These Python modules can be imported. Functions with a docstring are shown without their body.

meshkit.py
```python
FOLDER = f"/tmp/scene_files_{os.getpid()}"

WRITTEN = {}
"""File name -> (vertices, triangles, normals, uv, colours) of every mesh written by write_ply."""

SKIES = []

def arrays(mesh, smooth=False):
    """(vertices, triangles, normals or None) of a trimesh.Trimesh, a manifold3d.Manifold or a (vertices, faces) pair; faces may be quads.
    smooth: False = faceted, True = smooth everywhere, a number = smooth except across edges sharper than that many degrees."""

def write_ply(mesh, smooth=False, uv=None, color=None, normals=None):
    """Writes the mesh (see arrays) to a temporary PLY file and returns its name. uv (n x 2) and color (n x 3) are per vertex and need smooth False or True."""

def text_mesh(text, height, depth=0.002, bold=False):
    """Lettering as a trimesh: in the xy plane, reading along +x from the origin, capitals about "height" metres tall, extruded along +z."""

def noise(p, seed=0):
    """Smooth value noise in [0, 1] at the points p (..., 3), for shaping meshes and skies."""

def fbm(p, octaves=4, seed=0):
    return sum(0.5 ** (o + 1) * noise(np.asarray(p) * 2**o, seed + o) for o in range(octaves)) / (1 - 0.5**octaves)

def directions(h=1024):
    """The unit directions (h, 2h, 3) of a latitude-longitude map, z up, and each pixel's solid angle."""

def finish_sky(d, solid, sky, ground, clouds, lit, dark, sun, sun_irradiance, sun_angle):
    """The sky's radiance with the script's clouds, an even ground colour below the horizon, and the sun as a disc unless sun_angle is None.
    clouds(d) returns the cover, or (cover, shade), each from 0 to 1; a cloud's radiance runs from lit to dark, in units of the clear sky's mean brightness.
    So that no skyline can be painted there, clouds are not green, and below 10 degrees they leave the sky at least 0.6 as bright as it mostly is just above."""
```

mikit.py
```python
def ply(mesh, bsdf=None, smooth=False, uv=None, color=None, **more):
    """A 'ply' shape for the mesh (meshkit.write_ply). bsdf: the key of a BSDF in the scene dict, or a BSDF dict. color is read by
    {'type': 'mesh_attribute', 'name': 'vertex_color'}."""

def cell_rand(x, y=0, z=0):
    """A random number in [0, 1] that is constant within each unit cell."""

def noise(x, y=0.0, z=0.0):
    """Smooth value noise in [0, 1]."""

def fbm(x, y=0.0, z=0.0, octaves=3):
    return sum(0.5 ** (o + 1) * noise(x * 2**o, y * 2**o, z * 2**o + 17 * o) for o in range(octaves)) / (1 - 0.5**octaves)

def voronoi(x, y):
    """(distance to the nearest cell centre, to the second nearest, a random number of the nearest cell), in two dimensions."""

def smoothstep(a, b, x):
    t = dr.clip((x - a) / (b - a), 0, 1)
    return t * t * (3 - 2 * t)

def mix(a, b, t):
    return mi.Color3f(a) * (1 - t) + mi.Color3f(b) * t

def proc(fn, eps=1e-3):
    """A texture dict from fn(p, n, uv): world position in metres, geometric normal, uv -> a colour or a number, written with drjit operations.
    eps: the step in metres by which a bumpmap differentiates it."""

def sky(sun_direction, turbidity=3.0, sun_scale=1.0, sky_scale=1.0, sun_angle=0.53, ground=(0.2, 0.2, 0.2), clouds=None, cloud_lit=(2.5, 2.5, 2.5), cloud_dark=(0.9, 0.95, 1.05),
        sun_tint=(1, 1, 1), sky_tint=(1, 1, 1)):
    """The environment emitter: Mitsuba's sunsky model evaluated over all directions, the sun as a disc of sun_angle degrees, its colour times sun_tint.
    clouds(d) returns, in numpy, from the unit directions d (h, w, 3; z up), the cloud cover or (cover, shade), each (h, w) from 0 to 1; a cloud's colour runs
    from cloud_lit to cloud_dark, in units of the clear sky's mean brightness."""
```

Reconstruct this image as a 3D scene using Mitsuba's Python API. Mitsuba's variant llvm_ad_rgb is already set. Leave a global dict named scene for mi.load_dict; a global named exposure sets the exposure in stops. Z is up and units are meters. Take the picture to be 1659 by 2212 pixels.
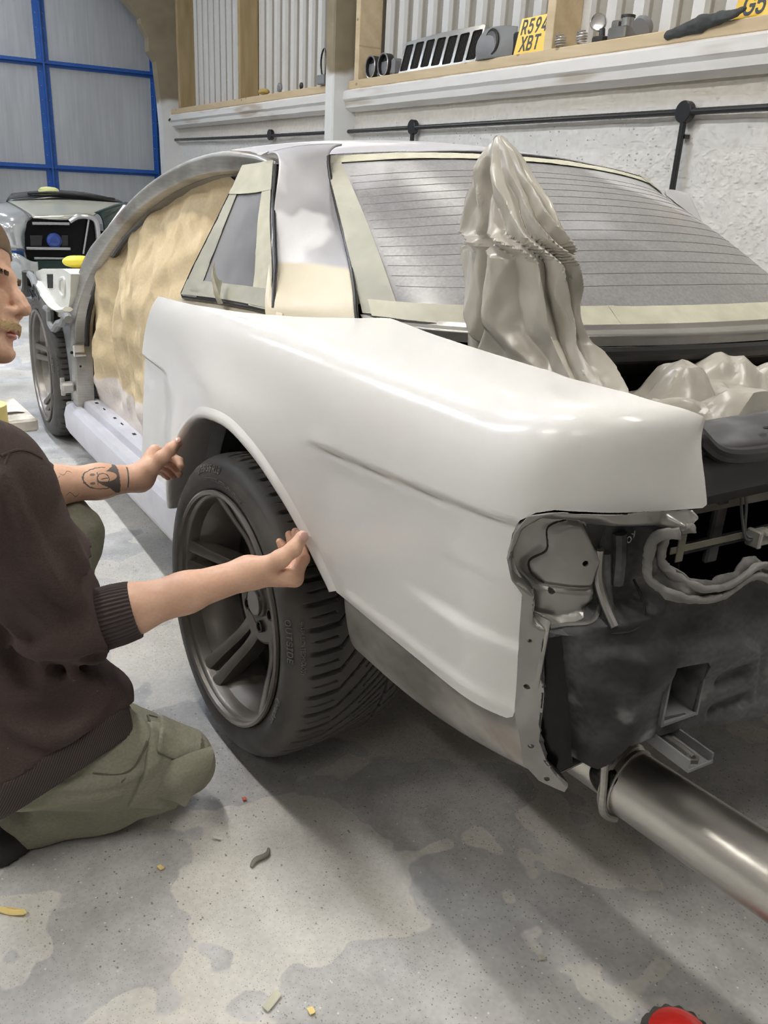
import math, random
import numpy as np, trimesh, mitsuba as mi, drjit as dr, mikit, meshkit
import manifold3d as m3
from scipy.interpolate import RBFInterpolator, CubicSpline, make_interp_spline
from scipy.spatial import Delaunay, cKDTree
from shapely.geometry import Polygon, Point
from shapely import contains_xy
from mikit import proc, noise, fbm, voronoi, smoothstep, mix, cell_rand, ply
T = mi.ScalarTransform4f
rng = np.random.default_rng(7); random.seed(7)
scene = {'type': 'scene'}; labels = {}
exposure = 0.12
# ------------------------------------------------------------------ camera
CAM = np.array([1.4806, -0.4973, 1.1491]); FWD = np.array([-0.8036, 0.4709, -0.3640]); UP = np.array([-0.341, 0.137, 0.930])
scene['camera'] = {'type': 'perspective', 'fov': math.degrees(2*math.atan(829.5/1808.635)), 'fov_axis': 'x', 'near_clip': 0.05, 'far_clip': 60.0,
    'to_world': T().look_at(origin=CAM.tolist(), target=(CAM+FWD).tolist(), up=UP.tolist())}
# ------------------------------------------------------------------ light of the room (the lamps themselves are built in LAMPS below)
LAMP_Z = 3.9
# x, y, length, width, angle, radiance (r, g, b)
N_, C_, W_ = (1.0, .96, .885), (.90, .97, 1.09), (1.0, .95, .86)
LAMPS = [(1.9, .8, 1.5, .12, 0, 95, N_), (-.7, -.45, 1.5, .12, 0, 110, N_), (-3.5, -.5, 1.5, .12, 0, 120, C_), (-3.4, -2.7, 1.5, .12, 0, 130, C_), (-.2, -3.0, 1.5, .12, 0, 105, N_),
         (2.8, -2.6, 1.5, .12, 0, 40, N_), (-2.4, 2.0, 1.5, .12, 0, 24, N_), (-6.6, .9, 1.5, .12, 0, 55, N_), (-6.8, -2.4, 1.5, .12, 0, 50, C_), (-9.2, .4, 1.5, .12, 0, 50, C_)]

EYE = np.array([1.4806, -.4973, 1.1491])       # fixed point in the room from which seams and folds were surveyed
# ------------------------------------------------------------------ helpers
def key_free(name):
    if name not in scene and not any(k.startswith(name + '__') for k in scene) and name not in labels: return name
    i = 1
    while True:
        k = f'{name}_{i:03d}'
        if k not in scene and not any(q.startswith(k + '__') for q in scene) and k not in labels: return k
        i += 1
def tag(k, label=None, cat=None, group=None, kind=None):
    d = labels.setdefault(k, {})
    for n, v in (('label', label), ('category', cat), ('group', group), ('kind', kind)):
        if v is not None: d[n] = v
    if not d: labels.pop(k)
    return k
def thing(name, label, cat, group=None, kind=None):
    k = key_free(name); labels[k] = {}
    return tag(k, label, cat, group, kind)
def add(name, mesh, bsdf, parent=None, label=None, cat=None, group=None, kind=None, smooth=30, **kw):
    k = key_free((parent + '__' if parent else '') + name)
    scene[k] = ply(mesh, bsdf, smooth=smooth, **kw)
    tag(k, label, cat, group, kind)
    return k
def again(k0, name, to_world, parent=None, **lab):
    k = key_free((parent + '__' if parent else '') + name)
    scene[k] = {**scene[k0], 'to_world': to_world}
    tag(k, **lab)
    return k
cat_ = trimesh.util.concatenate
def V(*a): return np.array(a, float)
def box(sx, sy, sz, c=(0, 0, 0), bev=0.0):
    if bev <= 0:
        m = trimesh.creation.box((sx, sy, sz)); m.apply_translation(c); return m
    bev = min(bev, .45*min(sx, sy, sz)); pts = []
    for i in (-1, 1):
        for j in (-1, 1):
            for k in (-1, 1):
                a, b, d = i*sx/2, j*sy/2, k*sz/2
                pts += [(a-i*bev, b-j*bev, d), (a-i*bev, b, d-k*bev), (a, b-j*bev, d-k*bev)]
    m = trimesh.convex.convex_hull(np.array(pts)); m.apply_translation(c); return m
def rotm(ax, deg, pt=(0, 0, 0)): return trimesh.transformations.rotation_matrix(math.radians(deg), ax, pt)
def spline(P, n, closed=False):
    P = np.asarray(P, float)
    t = np.r_[0, np.cumsum(np.linalg.norm(np.diff(P, axis=0), axis=1))]
    if len(P) < 3: k = np.linspace(0, t[-1], n); return np.stack([np.interp(k, t, P[:, i]) for i in range(P.shape[1])], -1)
    return CubicSpline(t, P, bc_type='natural')(np.linspace(0, t[-1], n))
def tube(P, r, sides=10, n=None, caps=True, flat=1.0, up=(0, 0, 1), prof=None):
    """swept tube; r scalar or per-point; prof: closed 2-D outline (k,2) in the frame (side, up)"""
    P = np.asarray(P, float)
    if n: 
        rr = np.interp(np.linspace(0, 1, n), np.linspace(0, 1, len(np.atleast_1d(r))), np.atleast_1d(r)) if np.ndim(r) else r
        P = spline(P, n); r = rr
    t = np.gradient(P, axis=0); t /= np.linalg.norm(t, axis=1, keepdims=True) + 1e-12
    u = np.array(up, float); A = []
    a = np.cross(t[0], u)
    if np.linalg.norm(a) < .1: a = np.cross(t[0], (1, .3, 0))
    a /= np.linalg.norm(a)
    for i in range(len(P)):
        a = a - t[i]*(a@t[i]); a /= np.linalg.norm(a); A.append(a.copy())
    A = np.array(A); B = np.cross(A, t)
    if prof is None:
        th = np.arange(sides)*2*np.pi/sides; prof = np.stack([np.cos(th), np.sin(th)*flat], -1)
    else: prof = np.asarray(prof, float)
    k = len(prof); R = np.broadcast_to(r, (len(P),))[:, None, None]
    v = P[:, None]+R*(prof[None, :, :1]*A[:, None]+prof[None, :, 1:]*B[:, None])
    i, j = np.meshgrid(np.arange(len(P)-1), np.arange(k), indexing='ij')
    q = np.stack([i*k+j, i*k+(j+1) % k, (i+1)*k+(j+1) % k, (i+1)*k+j], -1).reshape(-1, 4)
    f = np.vstack([q[:, [0, 1, 2]], q[:, [0, 2, 3]]]); v = v.reshape(-1, 3)
    if caps:
        n0 = len(v); v = np.vstack([v, P[:1], P[-1:]]); jj = np.arange(k); j2 = (jj+1) % k; e = (len(P)-1)*k
        f = np.vstack([f, np.stack([np.full(k, n0), j2, jj], -1), np.stack([np.full(k, n0+1), e+jj, e+j2], -1)])
    m = trimesh.Trimesh(v, f, process=False); m.fix_normals() if len(v) < 400 else None
    return m
def rod(a, b, r, sides=12): return tube([a, b], r, sides)
def lathe(prof, n=48, axis='z'):
    m = trimesh.creation.revolve(np.asarray(prof, float), sections=n)
    if axis == 'y': m.apply_transform(rotm((1, 0, 0), -90))
    if axis == 'x': m.apply_transform(rotm((0, 1, 0), 90))
    return m
def gridfaces(nu, nv, flip=False):
    i, j = np.meshgrid(np.arange(nu-1), np.arange(nv-1), indexing='ij')
    q = np.stack([i*nv+j, (i+1)*nv+j, (i+1)*nv+j+1, i*nv+j+1], -1).reshape(-1, 4)
    if flip: q = q[:, ::-1]
    return np.vstack([q[:, [0, 1, 2]], q[:, [0, 2, 3]]])
def vnorm(v, f):
    n = np.zeros_like(v); c = np.cross(v[f[:, 1]]-v[f[:, 0]], v[f[:, 2]]-v[f[:, 0]])
    for k in range(3): np.add.at(n, f[:, k], c)
    return n/np.maximum(np.linalg.norm(n, axis=1, keepdims=True), 1e-12)
def shell(v, f, th):
    """give an open sheet a thickness: the sheet is the outer face, th goes against its normals"""
    n = vnorm(v, f); w = v-n*th; N = len(v)
    e = np.sort(np.vstack([f[:, [0, 1]], f[:, [1, 2]], f[:, [2, 0]]]), axis=1)
    d = np.vstack([f[:, [0, 1]], f[:, [1, 2]], f[:, [2, 0]]])
    _, inv, cnt = np.unique(e, axis=0, return_inverse=True, return_counts=True)
    b = d[cnt[inv.ravel()] == 1]
    side = np.vstack([np.stack([b[:, 1], b[:, 0], b[:, 0]+N], -1), np.stack([b[:, 1], b[:, 0]+N, b[:, 1]+N], -1)])
    return trimesh.Trimesh(np.vstack([v, w]), np.vstack([f, f[:, ::-1]+N, side]), process=False)
class Surf:
    """smooth surface through a grid of control points (m, n, 3)"""
    def __init__(s, P):
        s.P = np.asarray(P, float); bas = lambda m: CubicSpline(np.linspace(0, 1, m), np.eye(m), bc_type='natural') if m > 3 else (make_interp_spline(np.linspace(0, 1, m), np.eye(m), k=m-1))
        s.bu, s.bv = bas(s.P.shape[0]), bas(s.P.shape[1])
    def ev(s, u, v): return np.einsum('...m,...n,mnk->...k', s.bu(np.asarray(u, float)), s.bv(np.asarray(v, float)), s.P)
    def normal(s, u, v):
        h = 1e-4; du = s.ev(u+h, v)-s.ev(u-h, v); dv = s.ev(u, v+h)-s.ev(u, v-h)
        n = np.cross(du, dv); return n/np.linalg.norm(n, axis=-1, keepdims=True)
    def sheet(s, nu=24, nv=24, ur=(0, 1), vr=(0, 1), off=0.0, flip=False, disp=None):
        U, W = np.meshgrid(np.linspace(*ur, nu), np.linspace(*vr, nv), indexing='ij')
        p, n = s.ev(U, W), s.normal(U, W)*(-1 if flip else 1)
        d = off if disp is None else off+disp(U, W, p)[..., None]
        return (p+n*d).reshape(-1, 3), gridfaces(nu, nv, flip)
    def mesh(s, nu=24, nv=24, th=.002, **k): v, f = s.sheet(nu, nv, **k); return shell(v, f, th)
def poly_sheet(outline, h, fn, holes=(), dense=None):
    """triangulate a 2-D outline with spacing h and lift it with fn((n,2)) -> (n,3); returns (v, f) with +z winding in 2-D"""
    P = Polygon(outline, holes); P = P if P.is_valid else P.buffer(0)
    P = max(P.geoms, key=lambda g: g.area) if hasattr(P, 'geoms') else P
    rings = []
    for r in [P.exterior]+list(P.interiors):
        L = r.length; k = max(8, int(L/(dense or h*.7))); c = np.array(r.coords)[:-1]
        s = np.array([r.interpolate(L*i/k).coords[0] for i in range(k)])
        d, i = cKDTree(s).query(c); s[i] = c; rings.append(s)
    B = np.vstack(rings); x0, y0, x1, y1 = P.bounds
    gx, gy = np.meshgrid(np.arange(x0, x1, h), np.arange(y0, y1, h*.866)); gx = gx+(np.arange(gx.shape[0]) % 2)[:, None]*h/2
    G = np.stack([gx.ravel(), gy.ravel()], -1); G = G[contains_xy(P, G[:, 0], G[:, 1])]
    G = G[cKDTree(B).query(G)[0] > h*.45]
    A = np.vstack([B, G]); A = A+1e-7*np.random.default_rng(1).standard_normal(A.shape)
    f = Delaunay(A).simplices; c = A[f].mean(1); f = f[contains_xy(P.buffer(1e-6), c[:, 0], c[:, 1])]
    a = A[f]; s = (a[:, 1, 0]-a[:, 0, 0])*(a[:, 2, 1]-a[:, 0, 1])-(a[:, 1, 1]-a[:, 0, 1])*(a[:, 2, 0]-a[:, 0, 0])
    f[s < 0] = f[s < 0][:, ::-1]; f = f[abs(s) > 1e-12]
    return fn(A), f, A, [len(r) for r in rings]
def extrude(poly, d, h0=0.0):
    P = Polygon(poly) if not hasattr(poly, 'geom_type') else poly
    m = trimesh.creation.extrude_polygon(P, d, engine='earcut'); m.apply_translation((0, 0, h0)); return m
def to_xz(m, y=0.0):     # (x, y, depth) of an extrusion -> x, z plane, depth along +y
    m = m.copy(); v = m.vertices; m.vertices = np.stack([v[:, 0], v[:, 2]+y, v[:, 1]], -1); m.invert(); return m
def to_yz(m, x=0.0):
    m = m.copy(); v = m.vertices; m.vertices = np.stack([v[:, 2]+x, v[:, 0], v[:, 1]], -1); return m
def rrect(w, h, r, n=6, c=(0, 0)):
    t = np.linspace(0, np.pi/2, n); out = []
    for k, (sx, sy) in enumerate(((1, 1), (-1, 1), (-1, -1), (1, -1))):
        a = t+k*np.pi/2; out += [(c[0]+sx*(w/2-r)+r*math.cos(q), c[1]+sy*(h/2-r)+r*math.sin(q)) for q in a]
    return out
def smax(a, b, k): return -smin(-a, -b, k)
def smin(a, b, k): h = np.clip(.5+.5*(b-a)/k, 0, 1); return b+(a-b)*h-k*h*(1-h)
def cap(p, a, b, ra, rb):
    """distance to a tapered capsule"""
    a, b = np.array(a, float), np.array(b, float); d = b-a; h = np.clip(((p-a)@d)/max(d@d, 1e-9), 0, 1)
    return np.linalg.norm(p-a-h[..., None]*d, axis=-1)-(ra+(rb-ra)*h)
def ell(p, c, r, R=None):
    q = p-np.array(c, float)
    if R is not None: q = q@R
    r = np.array(r, float); k0 = np.linalg.norm(q/r, axis=-1); k1 = np.linalg.norm(q/r**2, axis=-1)
    return k0*(k0-1)/np.maximum(k1, 1e-9)
def surface_nets(fn, lo, hi, h):
    """a closed smooth mesh of fn(p) < 0"""
    lo, hi = np.array(lo, float), np.array(hi, float); n = np.ceil((hi-lo)/h).astype(int)+1
    ax = [lo[k]+h*np.arange(n[k]) for k in range(3)]
    D = np.empty(n)
    for i in range(0, n[0], 16):
        g = np.stack(np.meshgrid(ax[0][i:i+16], ax[1], ax[2], indexing='ij'), -1); D[i:i+16] = fn(g)
    D[0], D[-1], D[:, 0], D[:, -1], D[:, :, 0], D[:, :, -1] = [np.maximum(D[s], h*.3) for s in (0, -1, np.s_[:, 0], np.s_[:, -1], np.s_[:, :, 0], np.s_[:, :, -1])]
    S = D < 0; m = n-1; cnt = np.zeros(m, int); acc = np.zeros(tuple(m)+(3,)); sl = lambda o: tuple(np.s_[o[k]:o[k]+m[k]] for k in range(3))
    cor = [(a, b, c) for a in (0, 1) for b in (0, 1) for c in (0, 1)]
    for a in cor:
        for k in range(3):
            if a[k] == 0:
                b = list(a); b[k] = 1; da, db = D[sl(a)], D[sl(b)]; x = (da < 0) != (db < 0)
                t = np.where(x, da/np.where(x, da-db, 1), 0)
                cnt += x
                for q in range(3): acc[..., q] += np.where(x, a[q]+(t if q == k else 0), 0)
    act = cnt > 0; idx = -np.ones(m, int); idx[act] = np.arange(act.sum())
    v = np.argwhere(act)+acc[act]/cnt[act][:, None]; v = lo+v*h; F = []
    for k in range(3):
        o = [0, 0, 0]; o[k] = 1; a = D[tuple(slice(0, n[q]-o[q]) for q in range(3))] < 0; b = D[tuple(slice(o[q], None) for q in range(3))] < 0
        e = np.argwhere(a != b); i, j = [(1, 2), (2, 0), (0, 1)][k]
        e = e[(e[:, i] > 0) & (e[:, j] > 0) & (e[:, i] < m[i]) & (e[:, j] < m[j])]
        def id_(di, dj):
            w = e.copy(); w[:, i] -= di; w[:, j] -= dj; return idx[w[:, 0], w[:, 1], w[:, 2]]
        q = np.stack([id_(1, 1), id_(0, 1), id_(0, 0), id_(1, 0)], -1); s = a[e[:, 0], e[:, 1], e[:, 2]]; q[~s] = q[~s][:, ::-1]; F.append(q)
    q = np.vstack(F); q = q[(q >= 0).all(1)]
    return trimesh.Trimesh(v, np.vstack([q[:, [0, 1, 2]], q[:, [0, 2, 3]]]), process=False)
def fold_noise(p, s, seed=0, o=3): return meshkit.fbm(np.asarray(p)*s+31.7, o, seed)-.5
def mat(name, d): scene[name] = d; return name
def rgb(*c): return {'type': 'rgb', 'value': list(c)}
def prin(name, col, rough=.5, metal=0., two=True, **k):
    c = proc(col) if callable(col) else rgb(*col)
    r = proc(rough) if callable(rough) else rough
    d = {'type': 'principled', 'base_color': c, 'roughness': r, 'metallic': metal, **k}
    return mat(name, {'type': 'twosided', 'b': d} if two else d)
# ------------------------------------------------------------------ materials
def c_floor(p, n, uv):
    x, y = p.x, p.y
    w = fbm(x*1.7+3, y*1.7, 0, 4); g = fbm(x*14, y*14, 0, 3); f = noise(x*180, y*180)
    base = mix((.44, .425, .39), (.56, .545, .51), smoothstep(.3, .7, w))
    # worn skim-coat patches, bluish grey where the coat is gone
    e = fbm(x*2.6+11, y*2.6+4, 0, 5)+.06*(g-.5)
    patch = smoothstep(.475, .485, e)
    base = mix(base, mi.Color3f(.39, .392, .40)*(.8+.4*g), patch*.75)
    base = base*(.82+.26*g+.12*f)
    # aggregate: dark stones and grit showing on the ground-off parts
    for s, th, dk in ((95., .16, .30), (42., .10, .22), (180., .2, .5)):
        d1, d2, r = voronoi(x*s+.35*noise(x*60, y*60), y*s*1.15)
        on = (1-smoothstep(th*.6, th, d1))*smoothstep(.60, .66, r)*smoothstep(.38, .52, fbm(x*3+s, y*3, 0, 3))
        base = mix(base, mi.Color3f(.11, .105, .10)*(.6+r), on*(1-dk))
    d1, d2, r = voronoi(x*60+9, y*60)
    base = mix(base, mi.Color3f(.62, .6, .56), (1-smoothstep(.08, .12, d1))*smoothstep(.9, .92, r))
    oil = smoothstep(.56, .78, fbm(x*1.1+40, y*1.1+7, 0, 4))
    return base*(1-.38*oil)
prin('m_floor', c_floor, lambda p, n, uv: .52+.3*fbm(p.x*9, p.y*9, 0, 2), specular=.35)
def c_wall(p, n, uv):
    x, z = p.x, p.z
    g = fbm(x*3, z*3, 0, 4); f = fbm(x*40, z*40, p.y*40, 2)
    base = mix((.60, .585, .55), (.70, .69, .66), g)*(.9+.2*f)
    d1, d2, r = voronoi(x*26+2*noise(x*9, z*9), z*40)
    pit = (1-smoothstep(.12, .2, d1))*smoothstep(.80, .84, r)*smoothstep(.42, .6, fbm(x*2.2, z*2.2+5, 0, 2))
    base = mix(base, (.22, .2, .175), pit*.75)
    up = smoothstep(1.56, 1.62, z+.03*(g-.5))          # unpainted render strip above the pipe
    base = mix(base, mix((.50, .45, .37), (.58, .53, .45), f), up*.8)
    return base
prin('m_wall_', c_wall, .8, specular=.2)
mat('m_wall', {'type': 'twosided', 'b': {'type': 'bumpmap', 'arbitrary': proc(lambda p, n, uv: .006*fbm(p.x*6, p.z*6, 0, 3)+.004*fbm(p.x*28, p.z*28, 0, 3)+.004*smoothstep(.5, .9, fbm(p.x*70, p.z*70, 0, 2)), eps=.003),
    'bsdf': {'type': 'principled', 'base_color': proc(c_wall), 'roughness': .8, 'specular': .2}}})
scene.pop('m_wall_')
prin('m_plain_wall', lambda p, n, uv: mix((.26, .255, .245), (.34, .335, .32), fbm(p.x, p.y, p.z, 3)), .85)
prin('m_ceiling', (.20, .20, .20), .8)
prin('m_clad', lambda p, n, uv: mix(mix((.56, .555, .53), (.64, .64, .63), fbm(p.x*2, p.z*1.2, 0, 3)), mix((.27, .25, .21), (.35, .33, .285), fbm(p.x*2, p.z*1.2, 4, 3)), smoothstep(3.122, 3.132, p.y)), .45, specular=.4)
prin('m_concrete', lambda p, n, uv: mix(mix((.20, .165, .105), (.30, .255, .175), fbm(p.x*5, p.y*5, p.z*5, 3)), (.66, .66, .64), 1-smoothstep(1.93, 2.02, p.z+.12*(noise(p.x*9, p.y*9, p.z*9)-.5))), .85)
prin('m_ledge', lambda p, n, uv: mix(mix((.60, .585, .55), (.68, .67, .65), fbm(p.x*3, p.y*9, p.z*9, 3)), (.36, .30, .22), smoothstep(.55, .75, fbm(p.x*1.6, p.y*12, p.z*12, 3))*.7), .75)
def c_wood(p, n, uv):
    g = fbm(p.x*3+p.z*2, p.y*60, p.z*40+p.x*4, 3); r = .5+.5*dr.sin(40*p.y+30*p.z+6*fbm(p.x*2, p.y*6, p.z*6, 2))
    d1, d2, q = voronoi(p.x*5, p.z*9)
    knot = (1-smoothstep(.04, .12, d1))*smoothstep(.5, .55, q)
    return mix(mix((.50, .385, .23), (.62, .50, .33), g*.6+r*.4), (.24, .15, .08), knot*.8)
prin('m_wood', c_wood, .6)
prin('m_wood_old', lambda p, n, uv: mix((.26, .185, .085), (.38, .29, .16), fbm(p.x*8, p.y*30, p.z*3, 3)), .7)
prin('m_blue', lambda p, n, uv: mix((.012, .075, .30), (.02, .105, .38), fbm(p.x*8, p.y*8, p.z*8, 2)), .4)
def c_door(p, n, uv):
    g = fbm(p.y*3, p.z*1.1, 0, 4); h = noise(p.y*55, p.z*3)
    return mix((.37, .385, .40), (.50, .52, .54), g)*(.94+.1*h)
prin('m_door', c_door, .42, .25)
prin('m_black', (.018, .018, .019), .4)
prin('m_pipe', (.012, .013, .014), .35)
prin('m_rubber', lambda p, n, uv: mix((.045, .0435, .041), (.088, .084, .077), fbm(p.x*20, p.y*20, p.z*20, 3)), .55, specular=.4)
prin('m_seal', (.012, .012, .013), .32)
# bare and primed car body
def c_steel(p, n, uv):
    g = fbm(p.x*6, p.y*6, p.z*6, 4); s = noise(p.x*30, p.y*30, p.z*220)
    c = mix((.22, .215, .195), (.47, .46, .43), smoothstep(.25, .75, g))
    c = c*(.9+.18*s)
    rust = smoothstep(.60, .75, fbm(p.x*11+5, p.y*11, p.z*11, 4))
    return mix(c, (.24, .15, .10), rust*.35)
prin('m_steel', c_steel, lambda p, n, uv: .26+.25*fbm(p.x*8, p.y*8, p.z*8, 3), .65)
def c_primer(p, n, uv):
    g = fbm(p.x*3.2+2, p.y*3.2, p.z*2.2, 4); h = fbm(p.x*9+7, p.y*9, p.z*6, 3)
    c = mix((.30, .30, .325), (.66, .66, .70), smoothstep(.36, .60, g))
    c = mix(c, (.74, .74, .77), smoothstep(.54, .64, h)*.7)
    lo = 1-smoothstep(.985, .995, p.z+.02*(h-.5)+.06*(p.x+.1))
    return mix(c, mix((.52, .46, .34), (.60, .55, .44), h), lo)
prin('m_primer', c_primer, .42, .0, specular=.4, clearcoat=.15, clearcoat_gloss=.6)
prin('m_roof', lambda p, n, uv: mix((.62, .62, .65), (.40, .40, .43), smoothstep(.45, .62, fbm(p.x*4, p.y*4, 3, 4))), .35, specular=.5)
def c_glass(p, n, uv):
    g = fbm(p.x*5, p.y*5, p.z*5, 4); f = noise(p.x*240, p.y*240, p.z*240)
    wipe = smoothstep(.52, .66, fbm(p.x*9+p.z*14, p.y*2.5, p.z*5, 4))
    return mix((.17, .17, .175), (.28, .28, .285), g)*(.88+.22*f)+mi.Color3f(.16, .16, .17)*wipe*smoothstep(.98, 1.16, p.z)
prin('m_glass', c_glass, lambda p, n, uv: .20+.25*fbm(p.x*7, p.y*7, p.z*7, 3), specular=.5)
prin('m_glass_side', lambda p, n, uv: mix((.17, .17, .185), (.27, .27, .285), smoothstep(.3, .7, fbm(p.x*6, p.y*6, p.z*4, 3))), .28, specular=.5)
prin('m_heater', (.155, .155, .157), .4)
prin('m_tape', lambda p, n, uv: mix((.42, .41, .32), (.56, .545, .44), fbm(p.x*30, p.y*30, p.z*30, 3))*(.86+.25*fbm(p.x*6, p.y*6, p.z*6, 3)), .6)
prin('m_tape_dusty', lambda p, n, uv: mix((.29, .29, .25), (.45, .445, .37), fbm(p.x*16, p.y*16, p.z*16, 3)), .65)
prin('m_kraft', lambda p, n, uv: mix(mix((.50, .395, .235), (.63, .51, .325), fbm(p.x*7, p.y*7, p.z*7, 4)), mix((.55, .50, .455), (.66, .60, .555), fbm(p.x*9, p.y*9, p.z*9, 3)), 1-smoothstep(.405, .42, p.z+.10*(fbm(p.x*5, 0, 0, 3)-.5)))*(.93+.12*noise(p.x*150, p.y*150, p.z*150)), .6, specular=.35)
mat('m_white', {'type': 'twosided', 'b': {'type': 'roughplastic', 'distribution': 'ggx', 'alpha': .035, 'int_ior': 1.5, 'nonlinear': False, 'diffuse_reflectance': rgb(.71, .703, .685)}})
prin('m_under', lambda p, n, uv: mix((.022, .023, .025), (.085, .087, .09), smoothstep(.38, .72, fbm(p.x*9, p.y*9, p.z*9, 5)))*(.8+.5*noise(p.x*160, p.y*160, p.z*160)), .55, specular=.4)
prin('m_under_dusty', lambda p, n, uv: mix((.05, .051, .054), (.19, .195, .20), smoothstep(.35, .7, fbm(p.x*12, p.y*12, p.z*12, 5))), .6, specular=.35)
prin('m_gloss_black', (.005, .005, .006), .2, specular=.25)
prin('m_sealer', lambda p, n, uv: mix((.11, .108, .104), (.25, .245, .235), fbm(p.x*40, p.y*40, p.z*40, 4)), .75)
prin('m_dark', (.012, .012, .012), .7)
prin('m_bare', lambda p, n, uv: mix((.19, .187, .178), (.40, .39, .37), fbm(p.x*14, p.y*14, p.z*9, 4)), lambda p, n, uv: .18+.3*fbm(p.x*9, p.y*9, p.z*9, 3), .75)
def c_lower(p, n, uv):
    g = fbm(p.x*7, p.y*7, p.z*9, 5); c = mix((.17, .165, .155), (.40, .39, .365), smoothstep(.3, .72, g))
    r = smoothstep(.50, .70, fbm(p.x*13+3, p.y*13, p.z*13, 4))*smoothstep(.50, .40, p.z+.0)*smoothstep(.5, .75, p.x)
    return mix(c, (.20, .115, .075), r*.8)
prin('m_lower', c_lower, lambda p, n, uv: .3+.3*fbm(p.x*10, p.y*10, p.z*10, 3), .5)
prin('m_rim', lambda p, n, uv: mix((.15, .140, .128), (.27, .254, .232), fbm(p.x*12, p.y*12, p.z*12, 3)), lambda p, n, uv: .27+.16*fbm(p.x*8, p.y*8, p.z*8, 3), .6)
prin('m_rim_lip', (.26, .255, .245), .3, .85)
prin('m_chrome', (.62, .61, .60), .16, 1.0)
prin('m_exhaust', lambda p, n, uv: mix((.40, .375, .34), (.60, .585, .55), fbm(p.x*5, p.y*18, p.z*18, 3)), lambda p, n, uv: .2+.22*fbm(p.x*16, p.y*9, p.z*9, 3), .95)
mat('m_poly', {'type': 'twosided', 'b': {'type': 'roughplastic', 'alpha': .075, 'int_ior': 1.5, 'diffuse_reflectance': proc(lambda p, n, uv: mix((.34, .318, .275), (.48, .455, .405), fbm(p.x*7, p.y*7, p.z*5, 3)))}})
mat('m_film', {'type': 'principledthin', 'base_color': rgb(.70, .655, .575), 'roughness': .22, 'diff_trans': .55, 'spec_trans': .0, 'eta': 1.5})
prin('m_green_car', (.006, .022, .018), .12, specular=.6, clearcoat=1.0, clearcoat_gloss=.97)
prin('m_silver', (.55, .55, .55), .25, .8)
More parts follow.
